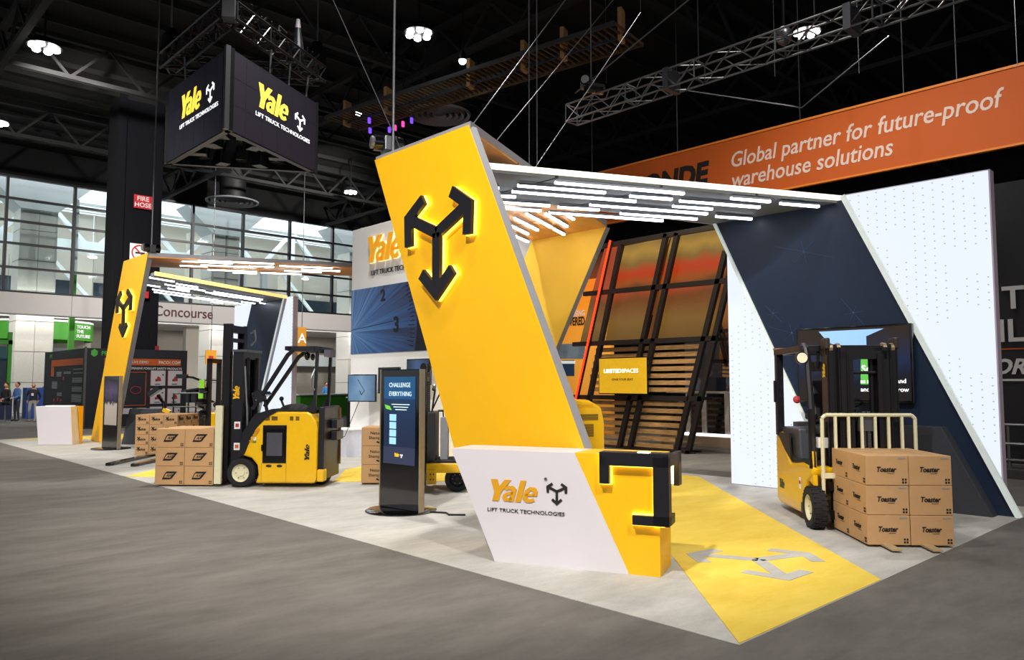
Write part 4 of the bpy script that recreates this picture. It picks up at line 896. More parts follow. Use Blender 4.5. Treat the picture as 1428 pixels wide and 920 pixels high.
# ------------------------------------------------------------------ safety display walls at the left
t = SW = thing('safety_display_wall', 'dark safety product wall with orange header strips and a green hexagon mark, at left', 'display wall', (8.3, 32.1, 0)); o = t.location
wp = mat('charcoal_print', '22242e', .6)
MB().b(0, 4.35, 0, .12, .05, 3.05).build('front_panel', wp, t); MB().b(0, .12, .14, 6.2, .05, 3.05).build('side_panel', mat('charcoal_print2', '26282c', .6), t)
MB().b(-.04, .04, -.04, .04, 0, 3.1).build('corner_post', galv, t)
orp = mat('print_orange', 'c85f22', .6)
fp = MB().b(.75, 4.05, -.012, 0, 2.42, 2.68).build('header_strip', orp, t)
m = MB(); m.text('VISIT US FOR A LIVE DEMO', .1, (.9, -.014, 2.5), X, Z, .003, 'LEFT', .01); m.text('PACO1.COM', .12, (3.05, -.014, 2.49), X, Z, .003, 'LEFT', .02); m.build('lettering', white_ink, fp)
m = MB(); m.text('PROMAT', .17, (.62, -.005, 2.78), X, Z, .003, 'LEFT', .02); m.prism([(.34+.15*math.cos(a), -.002, 2.87+.15*math.sin(a)) for a in [PI/6+i*PI/3 for i in range(6)]], (0, -.006, 0)); m.build('lettering', mat('print_green', '56b848', .6), t)
m = MB(); m.text('EXPENSIVE FORKLIFT SAFETY PRODUCTS', .085, (1.75, -.005, 2.26), X, Z, .003, 'LEFT', .015, 0, 1.05); m.build('lettering', white_ink, t)
redp = mat('print_red', 'b03038', .6); postw = mat('poster_white', 'd4cfd6', .6)
for r in range(3):
    for c_ in range(2):
        x0 = 2.73+c_*.76; z0 = 1.62-r*.72
        p = MB().b(x0, x0+.64, -.015, 0, z0, z0+.6).build('poster', postw, t)
        m = MB(); m.b(x0-.02, x0, -.018, 0, z0, z0+.6); m.prism([(x0+.22, -.016, z0+.18), (x0+.45, -.016, z0+.18), (x0+.42, -.016, z0+.32), (x0+.3, -.016, z0+.38)], (0, -.004, 0)); m.build('red_print', redp, p)
        m = MB(); m.b(x0+.18, x0+.42, -.0175, -.014, z0+.04, z0+.07); m.b(x0+.5, x0+.56, -.0175, -.014, z0+.4, z0+.46); m.b(x0+.2, x0+.3, -.0175, -.014, z0+.17, z0+.26); m.build('dark_print', inkm, p)
m = MB(); 
for a, b in (((1.0, 2.15), (2.52, 2.15)), ((2.52, 2.15), (2.52, .85)), ((1.0, .85), (2.52, .85)), ((1.0, 2.15), (1.0, .85))): m.bar((a[0], -.006, a[1]), (b[0], -.006, b[1]), .025, .008, Y)
m.build('frame_print', orp, t)
m = MB(); 
for i in range(20): a, b = 2*PI*i/20, 2*PI*(i+1)/20; m.bar((2.1+.22*math.cos(a), -.008, 1.45+.14*math.sin(a)), (2.1+.22*math.cos(b), -.008, 1.45+.14*math.sin(b)), .03, .008, Y)
m.build('ring_print', redp, t)
for x in (1.55, 2.15): MB().b(x, x+.42, -.015, 0, .52, .74).build('poster', postw, t)
m = MB(); m.b(-.012, 0, .3, 5.0, 2.42, 2.68); m.b(-.012, 0, 4.6, 5.0, 2.0, 2.4); m.b(-.012, 0, .35, 1.2, .42, .62); m.build('header_strip', orp, t)
m = MB()
for k, (y0, y1, z0, z1) in enumerate(((.3, 1.6, 2.25, 2.32), (.3, 1.6, 2.1, 2.16), (.35, 1.7, 1.75, 1.98), (.35, 1.7, 1.4, 1.6), (.35, 1.7, 1.0, 1.3), (.9, 1.7, .8, .84), (.35, 1.7, .68, .71), (2.0, 3.0, 2.1, 2.25), (3.4, 4.1, 2.0, 2.2), (3.2, 3.9, 1.2, 1.4), (4.0, 4.8, 1.5, 1.8))):
    n_ = max(1, int((z1-z0)/.05))
    for j in range(n_): m.b(-.01, 0, y0, y1, z0+j*.05, z0+j*.05+.022)
m.build('text_print', mat('print_grey', 'b8b8bc', .6), t)
m = MB()
for y, z in ((3.3, 1.0), (3.8, 1.05), (4.4, 1.0), (3.3, .75), (3.9, .75), (4.4, .78), (3.0, 1.9)): m.ball((-.004, y, z), .12, 8, 6, (.1, 1, .7))
m.build('red_print', redp, t)
m = MB(); m.text('PMT', .16, (-.004, 5.1, 2.78), -Y, Z, .003); m.build('lettering', MATS['print_green'], t)
SW.scale = (.87, 1, 1)
for x, lb_ in ((1.5, 'left'), (2.6, 'right')): tag(MB().b(8.3+x, 8.42+x, 32.3, 32.4, 3.05, 3.22).build('clip_lamp', red_sign), '%s small red clip lamp on top of the safety product wall' % lb_, 'lamp', 'red clip lamps')

# green ring sign, other stands and desks around the concourse
t = thing('ring_sign', 'green round hanging ring sign with white words, left of the far yellow arch', 'sign', (12.1, 57.2, 5.0))
m = MB(); m.lathe([(3.0, -.55), (3.0, .55), (2.9, .55), (2.9, -.55), (3.0, -.55)], 48); m.build('ring', green, t, smooth=True)
MB().lathe([(3.02, .56), (3.02, .68), (2.8, .68), (2.8, .56), (3.02, .56)], 48).build('white_rim', whitep, t, smooth=True)
for a_, s in ((-62, 'TOUCH THE FUTURE'), (-118, 'TOUCH THE FUTURE')):
    d = dirv(a_); u = Vector((-d.y, d.x, 0)); m = MB()
    for k, wd in enumerate(s.split()): m.text(wd, .2, d*3.03+Z*(.22-k*.3)-u*.0, u, Z, .02, 'LEFT', .02)
    m.build('lettering', white_ink, t)
for a in (0, 120, 240): MB().tube(dirv(a)*2.95+Z*.5, dirv(a)*2.95+Z*5.3, .015, 6).build('drop_wire', galv, t)
t = thing('exhibit_stand', 'green framed stand with blue graphics at the far left edge', 'stand', (6.0, 44, 0))
MB().b(-1.2, 2.0, 0, .15, 0, 3.4).build('graphic_wall', gradient_emit('stand_graphic', [(0, '0e2030'), (.3, '2a6aa8'), (.5, 'c0d8e8'), (.62, '3c8a40'), (.8, '14384a'), (1, '1a2a34')], 'X', -1.2, 2, .4, .9, nscale=1.6), t)
for x in (-1.2, 2.0): MB().b(x-.08, x+.08, -.2, .1, 0, 4.2).build('frame_post', green, t)
MB().b(-1.3, 2.1, -.2, .1, 3.6, 3.8).build('frame_beam', green, t); MB().b(-1.2, 2, -1.2, -.7, 0, 1.0).build('counter_block', mat('stand_navy', '1a2440', .5), t); MB().b(-1.2, 1.9, -.22, -.1, 2.9, 3.5).build('header_panel', mat('teal_print', '1c4a52', .6), t)
t = thing('blue_desk', 'blue and navy desk behind the standing man at the far left', 'desk', (9.3, 43.2, 0))
MB().b(-.7, .1, -.2, .6, 0, 1.5).build('blue_side', mat('desk_blue', '24489a', .5), t, bevel=.02); MB().b(.12, 2.0, 0, .6, 0, 1.55).build('front_panel', mat('desk_navy', '1a2236', .5), t, bevel=.05); MB().text('M', .3, (1.1, -.01, .8), X, Z, .01, 'CENTER', .03).build('letter_mark', mat('pale_ink', '90a4b0', .5), t)
t = thing('green_counter', 'long green counter seen under the forklift guard', 'counter', (22.6, 36, 0), math.radians(6))
MB().b(-3.5, 6, 0, .8, 0, 1.1).build('front', green, t); MB().b(-3.6, 6.1, -.05, .85, 1.1, 1.16).build('worktop', whitep, t); MB().b(2.0, 3.0, -.1, .2, .9, 2.0).build('white_screen', whitep, t)
t = thing('dark_bar_counter', 'dark counter with a warm light strip left of the white tower', 'counter', (16.5, 25.2, 0), math.radians(8))
MB().b(-.6, 5, 0, .7, 0, 1.15).build('front', mat('bar_dark', '2a2826', .6), t); MB().b(-.6, 5, -.03, 0, 1.05, 1.10).build('light_strip', mat('warm_strip', 'ffb070', .5, emit=2.5, ecol='ffa050'), t); MB().b(-.62, 5.02, -.05, .75, 1.15, 1.2).build('worktop', whitep, t); MB().text('REC', .2, (.55, -.01, .5), X, Z, .01, 'CENTER', .02).build('lettering', white_ink, t)
t = thing('hanging_sign', 'narrow orange hanging sign with an arrow, above the forklift guard', 'sign', VY(421, 478, 40)-Z*1.0)
MB().b(-.27, .27, 0, .06, .2, 1.9).build('sign_panel', mat('amber_sign', 'b87c14', .6), t); MB().text('A', .55, (0, -.01, 1.0), X, Z, .01, 'CENTER', .01).build('lettering', white_ink, t); MB().tube((0, .03, 1.9), (0, .03, 14.4-t.location.z), .02, 6).build('drop_wire', galv, t)
t = thing('hanging_sign', 'small orange square sign left of the tall forklift mast', 'sign', VY(294, 508, 40))
MB().b(-.28, .28, 0, .06, 0, .75).build('sign_panel', mat('amber_sign2', 'e09a20', .6), t); MB().b(-.12, .12, -.01, 0, .25, .45).build('red_print', redp, t); MB().tube((0, .03, .75), (0, .03, 14.4-t.location.z), .02, 6).build('drop_wire', galv, t)
# ------------------------------------------------------------------ lift trucks
def squash(t, fn, skip=('wheel', 'rim', 'wheel_bolts', 'tyre_tread')):
    def go(o):
        for ch in [x for x in bpy.data.objects if x.parent == o]:
            if ch.name.split('.')[0] in skip or ch.type != 'MESH': continue
            for v in ch.data.vertices: v.co.x = fn(v.co.x)
            go(ch)
    go(t)
tyellow = ytruck
def wheel(t, x, y, r, w_, m_rim=cream, side=1):
    k = MB().lathe([(r*.62, -w_/2), (r*.9, -w_/2), (r, -w_*.36), (r, w_*.36), (r*.9, w_/2), (r*.62, w_/2), (r*.62, -w_/2)], 36, (x, y, r), 'Y').build('wheel', rubber, t, smooth=True)
    m = MB(); m.lathe([(0, -w_*.3), (r*.2, -w_*.3), (r*.24, -w_*.2), (r*.52, -w_*.2), (r*.62, -w_*.45), (r*.62, w_*.45), (r*.52, w_*.2), (r*.24, w_*.2), (r*.2, w_*.34), (0, w_*.34)], 28, (x, y, r), 'Y').build('rim', m_rim, k, smooth=True)
    m = MB()
    for i in range(6): a = i*PI/3; m.tube((x+r*.38*math.cos(a), y-w_*.3, r+r*.38*math.sin(a)), (x+r*.38*math.cos(a), y+w_*.3, r+r*.38*math.sin(a)), r*.04, 6)
    m.build('wheel_bolts', steel, k); return k
chan = mat('mast_steel', '211f22', .35, metal=.4)
def channel(m, x, y, z0, z1, w_=.09, d=.14, s=1):
    m.b(x-d/2, x+d/2, y-.012*s, y+.012*s, z0, z1); m.b(x-d/2, x-d/2+.02, y, y-s*w_, z0, z1); m.b(x+d/2-.02, x+d/2, y, y-s*w_, z0, z1); return m

# stand-up counterbalance truck
t = thing('stand_up_forklift', 'yellow stand-up forklift carrying cartons, the complete truck seen side-on left of the kiosk', 'forklift', (5.93, 12.67, .006), math.radians(133))
prof = [(-.24, .07), (-.29, .2), (-.27, .36), (-.17, .48), (0, .53), (-.04, .84), (-.2, 1.10), (-.45, 1.22), (-.6, 1.24), (-1.26, 1.24), (-1.40, 1.20), (-1.52, 1.08), (-1.56, .95), (-1.55, .12), (-1.47, .07)]
MB().prism([(x, -.5, z) for x, z in prof], (0, 1.0, 0)).build('body', tyellow, t, bevel=.06, seg=4)
MB().prism([(.03, .502, .5), (-.02, .502, .86), (-.17, .502, 1.14), (-.4, .502, 1.255), (-.62, .502, 1.255), (-.42, .502, 1.15), (-.27, .502, 1.0), (-.16, .502, .8), (-.06, .502, .55)], (0, .014, 0)).build('hood_stripe', black, t)
MB().b(.03, -.6, -.49, .49, .5, .52); m = MB(); m.prism([(.05, -.48, .5), (0, -.48, .9), (-.2, -.48, 1.2), (-.5, -.48, 1.29), (-.5, -.48, 1.2), (-.2, -.48, 1.0), (-.05, -.48, .5)], (0, .96, 0)); m.build('front_cowl', black, t, bevel=.01)
d_ = (Vector((-.20, 0, .92))-Vector((-.02, 0, .62))).normalized()
MB().text('POWER', .055, (-.13, .518, .76), d_*1.0, d_.cross(Y)*-1 if False else Vector((d_.z, 0, -d_.x))*-1, .003, 'LEFT', .03, .2).build('lettering', gold, t)
dr = MB().b(-.76, -.36, .5, .512, .40, 1.02).build('battery_door', blackg, t, bevel=.004)
MB().b(-.69, -.43, .512, .518, .52, .9).build('door_glass', mat('grey_window', '4a4a52', .25), dr); m = MB(); m.b(-.36, -.345, .5, .53, .6, .7); m.b(-.74, -.38, .512, .53, .96, 1.02); m.build('latch', blackm, dr)
m = MB(); m.ball((-.47, .505, .355), .05, 12, 8, (1, .2, .45)); m.ball((-.65, .505, .355), .05, 12, 8, (1, .2, .45)); m.build('hand_slot', black, t)
m = MB()
for x in (-.42, -.55, -.86, -1.02): 
    for k in range(4): m.b(x-.05, x+.05, .5, .506, 1.10+k*.018, 1.11+k*.018)
m.build('vent_slits', black, t)
m = MB(); yale(m, .13, (-1.36, .506, .42), Z, X, .004); m.build('lettering', inkm, t)
MB().prism([(-.22+.03*math.cos(a), .502, .80+.03*math.sin(a)) for a in [i*PI/8 for i in range(16)]], (0, .008, 0)).build('round_decal', whitep, t); MB().b(-.25, -.19, .502, .506, .73, .755).build('green_decal', green, t)
MB().b(-.36, -.34, .5, .502, .1, .4); m = MB(); m.b(-.346, -.342, .499, .5025, .08, .4); m.b(-.762, -.758, .499, .5025, .08, .4); m.b(-.76, -.345, .499, .5025, .398, .402); m.build('panel_seam', mat('seam', '6a5208', .6), t)
for y in (.44, -.44): wheel(t, 0, y, .235, .16)
wheel(t, -1.2, 0, .15, .2, black)
# rear frame, black pads, top deck
MB().b(-1.72, -1.57, -.46, .46, .12, 1.32).build('rear_pad', black, t, bevel=.02); MB().b(-1.74, -1.56, .3, .5, .10, .3).build('rear_bumper', tyellow, t, bevel=.02)
MB().b(-1.76, -1.72, -.46, -.42, .3, 1.28).build('rear_trim', mat('brown_trim', '6b4a1c', .6), t)
m = MB(); m.b(-1.9, -1.74, -.3, .1, .95, 1.1); m.b(-1.9, -1.74, -.3, .1, .75, .9); m.build('rear_box', black, t, bevel=.01)
m = MB(); m.ball((-.8, .1, 1.27), .25, 14, 8, (1.2, 1, .4)); m.ball((-1.15, .15, 1.26), .2, 14, 8, (1.4, 1, .3)); m.b(-1.4, -.5, -.3, .42, 1.24, 1.27); m.build('arm_rest', rubber, t, smooth=True)
m = MB(); m.tube((-.62, .2, 1.25), (-.55, .2, 1.42), .02, 8); m.ball((-.55, .2, 1.45), .04); m.tube((-.3, .2, 1.25), (-.25, .2, 1.5), .03, 8); m.box((-.22, .2, 1.5), (.2, .3, .06), 0, 0, .5); m.tube((-.05, .1, 1.3), (0, .1, 1.55), .03, 8); m.build('control_levers', blackg, t)
# overhead guard
for y in (.42, -.42):
    m = MB(); m.path([(-.15, y, 1.28), (-.72, y, 2.18), (-.82, y, 2.26)], .038, 8) if y > 0 else m.path([(-.02, y, 1.3), (-.62, y, 2.18), (-.74, y, 2.26)], .038, 8); m.build('guard_leg', black, t)
MB().box((-.26, .42, 1.5), (.2, .1, .12), 0, 0, -1.0).build('leg_clamp', black, t)
m = MB(); m.b(-1.45, -.72, .38, .46, 2.25, 2.33); m.b(-1.45, -.72, -.46, -.38, 2.25, 2.33); m.b(-1.5, -1.4, -.46, .46, 2.22, 2.33); m.b(-.8, -.68, -.46, .46, 2.26, 2.33)
for k in range(5): m.b(-1.32+k*.13, -1.28+k*.13, -.42, .42, 2.27, 2.32)
m.build('guard_roof', black, t, bevel=.008)
for y in (.38, -.38): MB().prism([(-1.46, y, 1.22), (-1.52, y, 2.26), (-1.44, y, 2.26), (-1.4, y, 1.45), (-1.15, y, 1.24)], (0, .05, 0)).build('guard_post', black, t)
m = MB(); m.ball((-1.15, .3, 2.17), .075, 10, 8); m.ball((-1.3, .3, 2.15), .06, 10, 8); m.build('work_light', blackg, t, smooth=True); MB().box((-1.62, 0, 2.22), (.18, .3, .12)).build('beacon_box', mat('grey_purple', '58505e', .5), t)
m = MB(); m.path([(-1.44, .45, 1.95), (-1.38, .5, 1.8), (-1.4, .5, 1.65), (-1.46, .48, 1.6)], .018, 6); m.build('grab_handle', steel, t)
# mast: outer and inner channels, rungs, carriage, backrest, forks
m = MB()
for s in (1, -1): channel(m, .14, s*.36, .06, 2.22, .09, .17, s)
m.b(.05, .23, -.37, .37, 2.12, 2.24); m.b(.05, .2, -.37, .37, .1, .2); m.build('outer_mast', chan, t)
MB().b(.05, .23, .373, .380, .3, 2.2).build('mast_cheek', black, t)
m = MB()
for s in (1, -1): channel(m, .36, s*.34, .12, 2.72, .1, .13, s)
m.b(.3, .42, -.34, .34, 2.58, 2.70); m.b(.3, .42, -.34, .34, 2.42, 2.48); m.b(.3, .42, -.34, .34, .2, .32); m.build('inner_mast', chan, t)
m = MB(); m.tube((.05, .2, .1), (.05, .2, 2.15), .035, 10); m.tube((.05, -.2, .1), (.05, -.2, 2.15), .035, 10); m.tube((.1, 0, .1), (.1, 0, 1.3), .05, 10); m.build('lift_cylinder', blackm, t, smooth=True)
m = MB()
for y in (.12, -.12):
    for k in range(44): m.box((.16, y, .3+k*.042), (.03, .04, .03), 0)
m.build('lift_chain', galv, t)
MB().path([(.02, .385, 2.0), (-.04, .395, 1.2), (-.05, .395, .95)], .014, 6).build('hose', steel, t)
m = MB(); yale(m, .11, (.105, .381, 1.42), Z, X, .004); m.build('lettering', mat('logo_gold', 'e8b018', .5), t)
for z, c_ in ((.95, redp), (.6, orp)): d_ = MB().b(.08, .18, .38, .384, z, z+.12).build('warning_label', whitep, t); MB().b(.1, .16, .384, .386, z+.03, z+.09).build('symbol', c_, d_)
m = MB(); m.path([(-.02, .3, 2.55), (-.1, .3, 2.6), (-.12, .3, 2.45), (-.04, .3, 2.35)], .016, 6); m.b(.0, .25, -.3, .38, 2.24, 2.28); m.build('hose_bracket', galv, t)
def backrest(t, x, w_, z0, z1, nb, tall=None):
    m = MB(); m.tube((x, -w_/2, z0), (x, -w_/2, z1-.04), .022, 8); m.tube((x, w_/2, z0), (x, w_/2, z1-.04), .022, 8); m.tube((x, -w_/2+.04, z1), (x, w_/2-.04, z1), .022, 8)
    m.tube((x, -w_/2, z1-.04), (x, -w_/2+.04, z1), .022, 8); m.tube((x, w_/2, z1-.04), (x, w_/2-.04, z1), .022, 8); m.build('backrest_frame', cream, t)
    for i in range(nb): y = -w_/2+w_*(i+1)/(nb+1); MB().b(x-.015, x+.015, y-.015, y+.015, z0+.25, z1).build('backrest_bar', cream, t)
x = .44; m = MB(); m.b(x-.10, x+.02, .44, .50, .05, 1.34); m.b(x-.10, x+.02, -.50, -.44, .05, 1.34); m.b(x-.02, x+.02, -.46, .46, 1.27, 1.34); m.b(x-.02, x+.02, -.44, .44, .5, .58); m.build('backrest_frame', cream, t, bevel=.008)
for y in (-.2, -.07, .07, .2): MB().b(x-.015, x+.015, y-.025, y+.025, .56, 1.28).build('backrest_bar', cream, t)
m = MB(); m.b(.42, .46, -.4, .4, .12, .22); m.b(.42, .46, -.4, .4, .42, .5); m.b(.28, .42, -.3, .3, .2, .45); m.build('carriage', blackm, t)
for y in (.2, -.2): MB().prism([(.45, y-.05, .02), (.45, y-.05, .5), (.49, y-.05, .5), (.49, y-.05, .06), (1.6, y-.05, .035), (1.6, y-.05, .02)], (0, .1, 0)).build('fork', chan, t)

squash(t, lambda x: x if x > -.8 else -.8+(x+.8)*.62)
# sit-down three wheel truck
O2 = G(1128, 737); 
ang2 = 222
t = thing('sit_down_forklift', 'yellow and black sit-down forklift behind the toaster cartons, at right', 'forklift', (0, 0, .006), math.radians(ang2))
# local +x forks direction, -y is the side toward the camera
u2, v2 = dirv(ang2), dirv(ang2+90)
base = O2+v2*.55; t.location = (base.x, base.y, .006)
# wheel contact on the near side is local (0,-.52)
prof = [(-.3, .16), (-.34, .33), (-.26, .5), (0.0, .62), (.0, .72), (-.42, .74), (-1.0, .68), (-1.35, .92), (-1.5, 1.05), (-1.72, 1.05), (-1.76, .9), (-1.76, .12), (-1.6, .08), (-.4, .1)]
MB().prism([(x, -.5, z) for x, z in prof], (0, 1.0, 0)).build('body', tyellow, t, bevel=.04, seg=3)
MB().prism([(-1.3, -.45, .78), (-1.70, -.45, 1.0), (-1.68, -.45, 1.12), (-.75, -.45, 1.14), (-.7, -.45, .72)], (0, .9, 0)).build('battery_cover', dgrey, t, bevel=.03)
MB().prism([(-1.25, -.505, .83), (-1.66, -.505, 1.04), (-1.0, -.505, 1.06), (-.95, -.505, .72)], (0, .02, 0)).build('side_cowl', black, t)
MB().b(-1.0, -.1, -.48, .48, .70, .76).build('step_plate', rubber, t); MB().b(-.9, -.45, -.3, .3, .76, 1.05).build('seat_base', black, t, bevel=.03)
m = MB(); yale(m, .12, (-1.60, -.502, .30), X, Z, .004); m.build('lettering', mat('logo_green_grey', '3c4a34', .6), t)
dl = MB().b(-.56, -.47, -.507, -.503, .40, .54).build('warning_label', whitep, t); MB().b(-.55, -.48, -.51, -.507, .46, .5).build('symbol', redp, dl)
MB().b(-.5, -.32, -.506, -.5, .12, .24).build('step_slot', black, t)
for y in (-.47, .47): wheel(t, 0, y, .245, .17, cream)
for k in range(22): pass
m = MB()
for y in (-.47, .47):
    for i in range(26):
        a = 2*PI*i/26
        for s in (-1, 1): m.box((.243*math.cos(a+.06*s), y+s*.042, .245+.243*math.sin(a+.06*s)), (.016, .07, .03), 0, 0, -a)
m.build('tyre_tread', rubber, t)['kind'] = 'stuff'
wheel(t, -1.35, .0, .23, .2, black)
# seat
s_ = MB().b(-.9, -.42, -.26, .26, 1.05, 1.2).build('seat', mat('seat_vinyl', '1d1c20', .5), t, bevel=.05, seg=3)
MB().prism([(-.86, -.25, 1.15), (-1.02, -.25, 1.72), (-.9, -.25, 1.76), (-.74, -.25, 1.2)], (0, .5, 0)).build('seat_back', MATS['seat_vinyl'], t, bevel=.04, seg=3)
MB().b(-.85, -.5, -.34, -.27, 1.25, 1.33).build('arm_rest', rubber, t, bevel=.02); MB().ball((-.9, -.42, 1.5), .05, 8, 6).build('red_knob', redp, t)
m = MB(); m.tube((-.05, .0, .8), (-.2, 0, 1.42), .045, 10); m.b(-.15, .05, -.3, .3, .72, 1.25); m.build('steering_column', black, t)
m = MB(); c0 = Vector((-.24, 0, 1.47)); nx = Vector((-.35, 0, 1)).normalized(); ax = Vector((1, 0, .35)).normalized()
pts = [c0+(ax*math.cos(a)+Y*math.sin(a))*.18 for a in [2*PI*i/20 for i in range(21)]]; m.path(pts, .014, 6); m.tube(c0-ax*.17, c0+ax*.17, .012, 6); m.tube(c0-Y*.17, c0+Y*.17, .012, 6); m.tube(c0, c0-nx*.06, .04, 10); m.build('steering_wheel', rubber, t)
# guard
for y in (-.47, .47):
    MB().path([(.02, y, .7), (-.06, y, 1.4), (-.16, y, 2.0), (-.22, y, 2.12), (-.32, y, 2.18)], .042, 8).build('guard_post', black, t, smooth=True)
    MB().b(-1.66, -1.56, y-.05, y+.05, 1.0, 2.15).build('guard_post', black, t, bevel=.01)
m = MB(); m.b(-1.66, -.28, -.52, -.42, 2.1, 2.18); m.b(-1.66, -.28, .42, .52, 2.1, 2.18); m.b(-1.68, -1.56, -.52, .52, 2.1, 2.18); m.b(-.38, -.26, -.52, .52, 2.1, 2.18)
for k in range(7): m.b(-1.45+k*.165, -1.41+k*.165, -.45, .45, 2.12, 2.17)
m.build('guard_roof', black, t, bevel=.006)
MB().b(-1.72, -1.58, -.52, .52, 2.175, 2.2).build('roof_trim', mat('copper_trim', '9a6a54', .4), t)
m = MB(); m.tube((-.18, -.55, 2.02), (-.1, -.55, 2.02), .075, 16); m.build('headlamp_body', black, t); MB().tube((-.1, -.55, 2.02), (-.09, -.55, 2.02), .062, 16).build('headlamp', mat('lens_cream', 'e6dcc0', .3, emit=.2), t)
MB().b(-1.62, -1.57, -.55, -.52, 1.45, 1.75).build('grab_handle', black, t, bevel=.01)
m = MB(); m.path([(-.3, -.3, 2.1), (-.35, -.3, 1.92), (-.5, -.25, 1.9)], .02, 6); m.box((-.45, -.2, 1.92), (.2, .3, .12)); m.build('mirror', rubber, t)
# floor-level machinery and decals
m = MB(); m.b(.03, .1, -.4, -.18, .94, 1.06); m.build('warning_label', whitep, t); MB().b(.1, .104, -.38, -.2, .96, 1.0).build('symbol', redp, t)
MB().prism([(.0, -.48, .5), (.02, -.48, .9), (.06, -.48, .62), (.12, -.48, .55)], (0, .05, 0)).build('gusset', tyellow, t)
# mast
m = MB()
for s in (1, -1): channel(m, .30, s*.40, .06, 2.18, .1, .2, s)
m.b(.22, .38, -.42, .42, 2.06, 2.16); m.b(.22, .3, -.42, .42, 1.0, 1.06); m.build('outer_mast', chan, t)
m = MB()
for s in (1, -1): channel(m, .40, s*.29, .08, 2.14, .09, .16, s); channel(m, .44, s*.2, .1, 2.06, .06, .12, s)
m.b(.34, .48, -.3, .3, 2.0, 2.1); m.tube((.42, -.3, 1.84), (.42, .3, 1.84), .02, 8); m.build('inner_mast', chan, t)
for s in (1, -1):
    MB().b(.22, .42, s*.40-.03, s*.40+.03, 2.12, 2.26).build('mast_shoe', mat('mast_brown', '2e2422', .5), t, bevel=.02)
    for q_ in (.27, .36): MB().tube((.36, s*q_-.02, 2.14), (.36, s*q_+.02, 2.14), .055, 12).build('roller', mat('roller_brass', 'b8a080', .35, metal=.6), t)
m = MB(); m.tube((.3, -.1, .1), (.3, -.1, 1.4), .05, 12); m.tube((.36, .12, .1), (.36, .12, 2.0), .04, 12); m.tube((.36, -.16, .1), (.36, -.16, 2.0), .03, 12); m.build('lift_cylinder', blackm, t, smooth=True)
m = MB()
for y in (.03, -.03):
    for k in range(36): m.box((.46, y, .6+k*.022*1.0), (.03, .04, .016))
m.b(.44, .5, -.1, .1, 1.15, 1.35); m.build('lift_chain', galv, t)
m = MB(); yale(m, .085, (.36, -.294, 1.76), Z, -X, .004); m.build('lettering', MATS['logo_gold'], t)
cpos = .50
m = MB(); m.b(cpos-.04, cpos, -.45, .45, .12, .22); m.b(cpos-.04, cpos, -.45, .45, .45, .55); m.b(.42, cpos-.04, -.2, .2, .2, .5); m.build('carriage', blackm, t)
backrest(t, cpos+.03, 1.06, .08, 1.34, 6)
m = MB(); m.b(cpos, cpos+.05, -.55, -.35, .60, .66); m.build('cross_brace', cream, t)
fx = .62
for y in (.2, -.2): MB().prism([(cpos, y-.05, .02), (cpos, y-.05, .6), (cpos+.04, y-.05, .6), (cpos+.05, y-.05, .06), (1.72, y-.05, .035), (1.72, y-.05, .02)], (0, .1, 0)).build('fork', mat('fork_tan', 'b49c74', .5), t)

squash(t, lambda x: x*.9 if x < 0 else x-.42 if x > .15 else x-.42*(x/.15))
for ch in [x for x in bpy.data.objects if x.parent == t and x.name.split('.')[0] in ('outer_mast', 'inner_mast', 'mast_shoe', 'roller', 'lift_cylinder', 'lift_chain', 'carriage', 'backrest_frame', 'backrest_bar', 'cross_brace', 'fork')]:
    for v in ch.data.vertices: v.co.y += .13
# ------------------------------------------------------------------ cartons
def carton_stack(cor, ang, L_, W_, H_, nl, nw, nh, draw, word, group, z0=.03, skip=()):
    # cor: ground corner nearest the camera; L_ runs back along ang (left visible face), W_ runs along ang-90 (right visible face)
    u, v = dirv(ang), dirv(ang-90); l, w_, h = L_/nl, W_/nw, H_/nh
    g = .003; body = None
    rows = [('front', 'second', 'third', 'fourth'), ('left', 'middle', 'right')]
    for i in range(nl):
        for j in range(nw):
            for k in range(nh):
                if (i, j, k) in skip: continue
                if i and j and k < nh-1: continue       # nothing of these is seen
                o = cor+u*(l*i)+v*(w_*j)+Z*(z0+h*k)
                lay = 'bottom' if k == 0 else 'top' if k == nh-1 else 'middle' if nh == 3 else ('second', 'third')[k-1]
                deep = ('nearest', 'second', 'third', 'fourth')[i]; col_ = (('left', 'right') if nw == 2 else ('left', 'middle', 'right', 'far right'))[j] if nw > 1 else 'only'
                lb = '%s, %s layer, %s column, %s row from the front' % (word, lay, col_, deep)
                jit = random.uniform(-.003, .003)
                t = thing('carton', lb, 'box', o+Vector((jit, jit, 0)), math.radians(ang), group)
                if body is None:
                    # local x back, local -y right
                    b1 = MB().b(g, l-g, -w_+g, -g, 0, h-.004).build('box_body', card, t, bevel=.004, seg=1)
                    tp = MB().b(g+.01, l-g-.01, -w_/2-.025, -w_/2+.025, h-.0045, h-.0025).build('packing_tape', mat('tape', 'c8a478', .35), t)
                    m = MB(); draw(m, l, w_, h); pr = m.build('print', inkm, t); pr['kind'] = 'stuff'
                    m = MB(); m.b(-.0015, .002, -w_+.03, -w_+.11, h-.035, h-.02); st = m.build('sticker', mat('grey_sticker', '9a958c', .6), t)
                    body = (b1.data, tp.data, pr.data, st.data)
                else:
                    for nm, me in zip(('box_body', 'packing_tape', 'print', 'sticker'), body):
                        if nm == 'packing_tape' and k < nh-1: continue
                        c = bpy.data.objects.new(nm, me); COL.objects.link(c); c.parent = t
                        if nm == 'print': c['kind'] = 'stuff'
                        if nm == 'box_body': bv = c.modifiers.new('Bevel', 'BEVEL'); bv.width = .004; bv.segments = 1
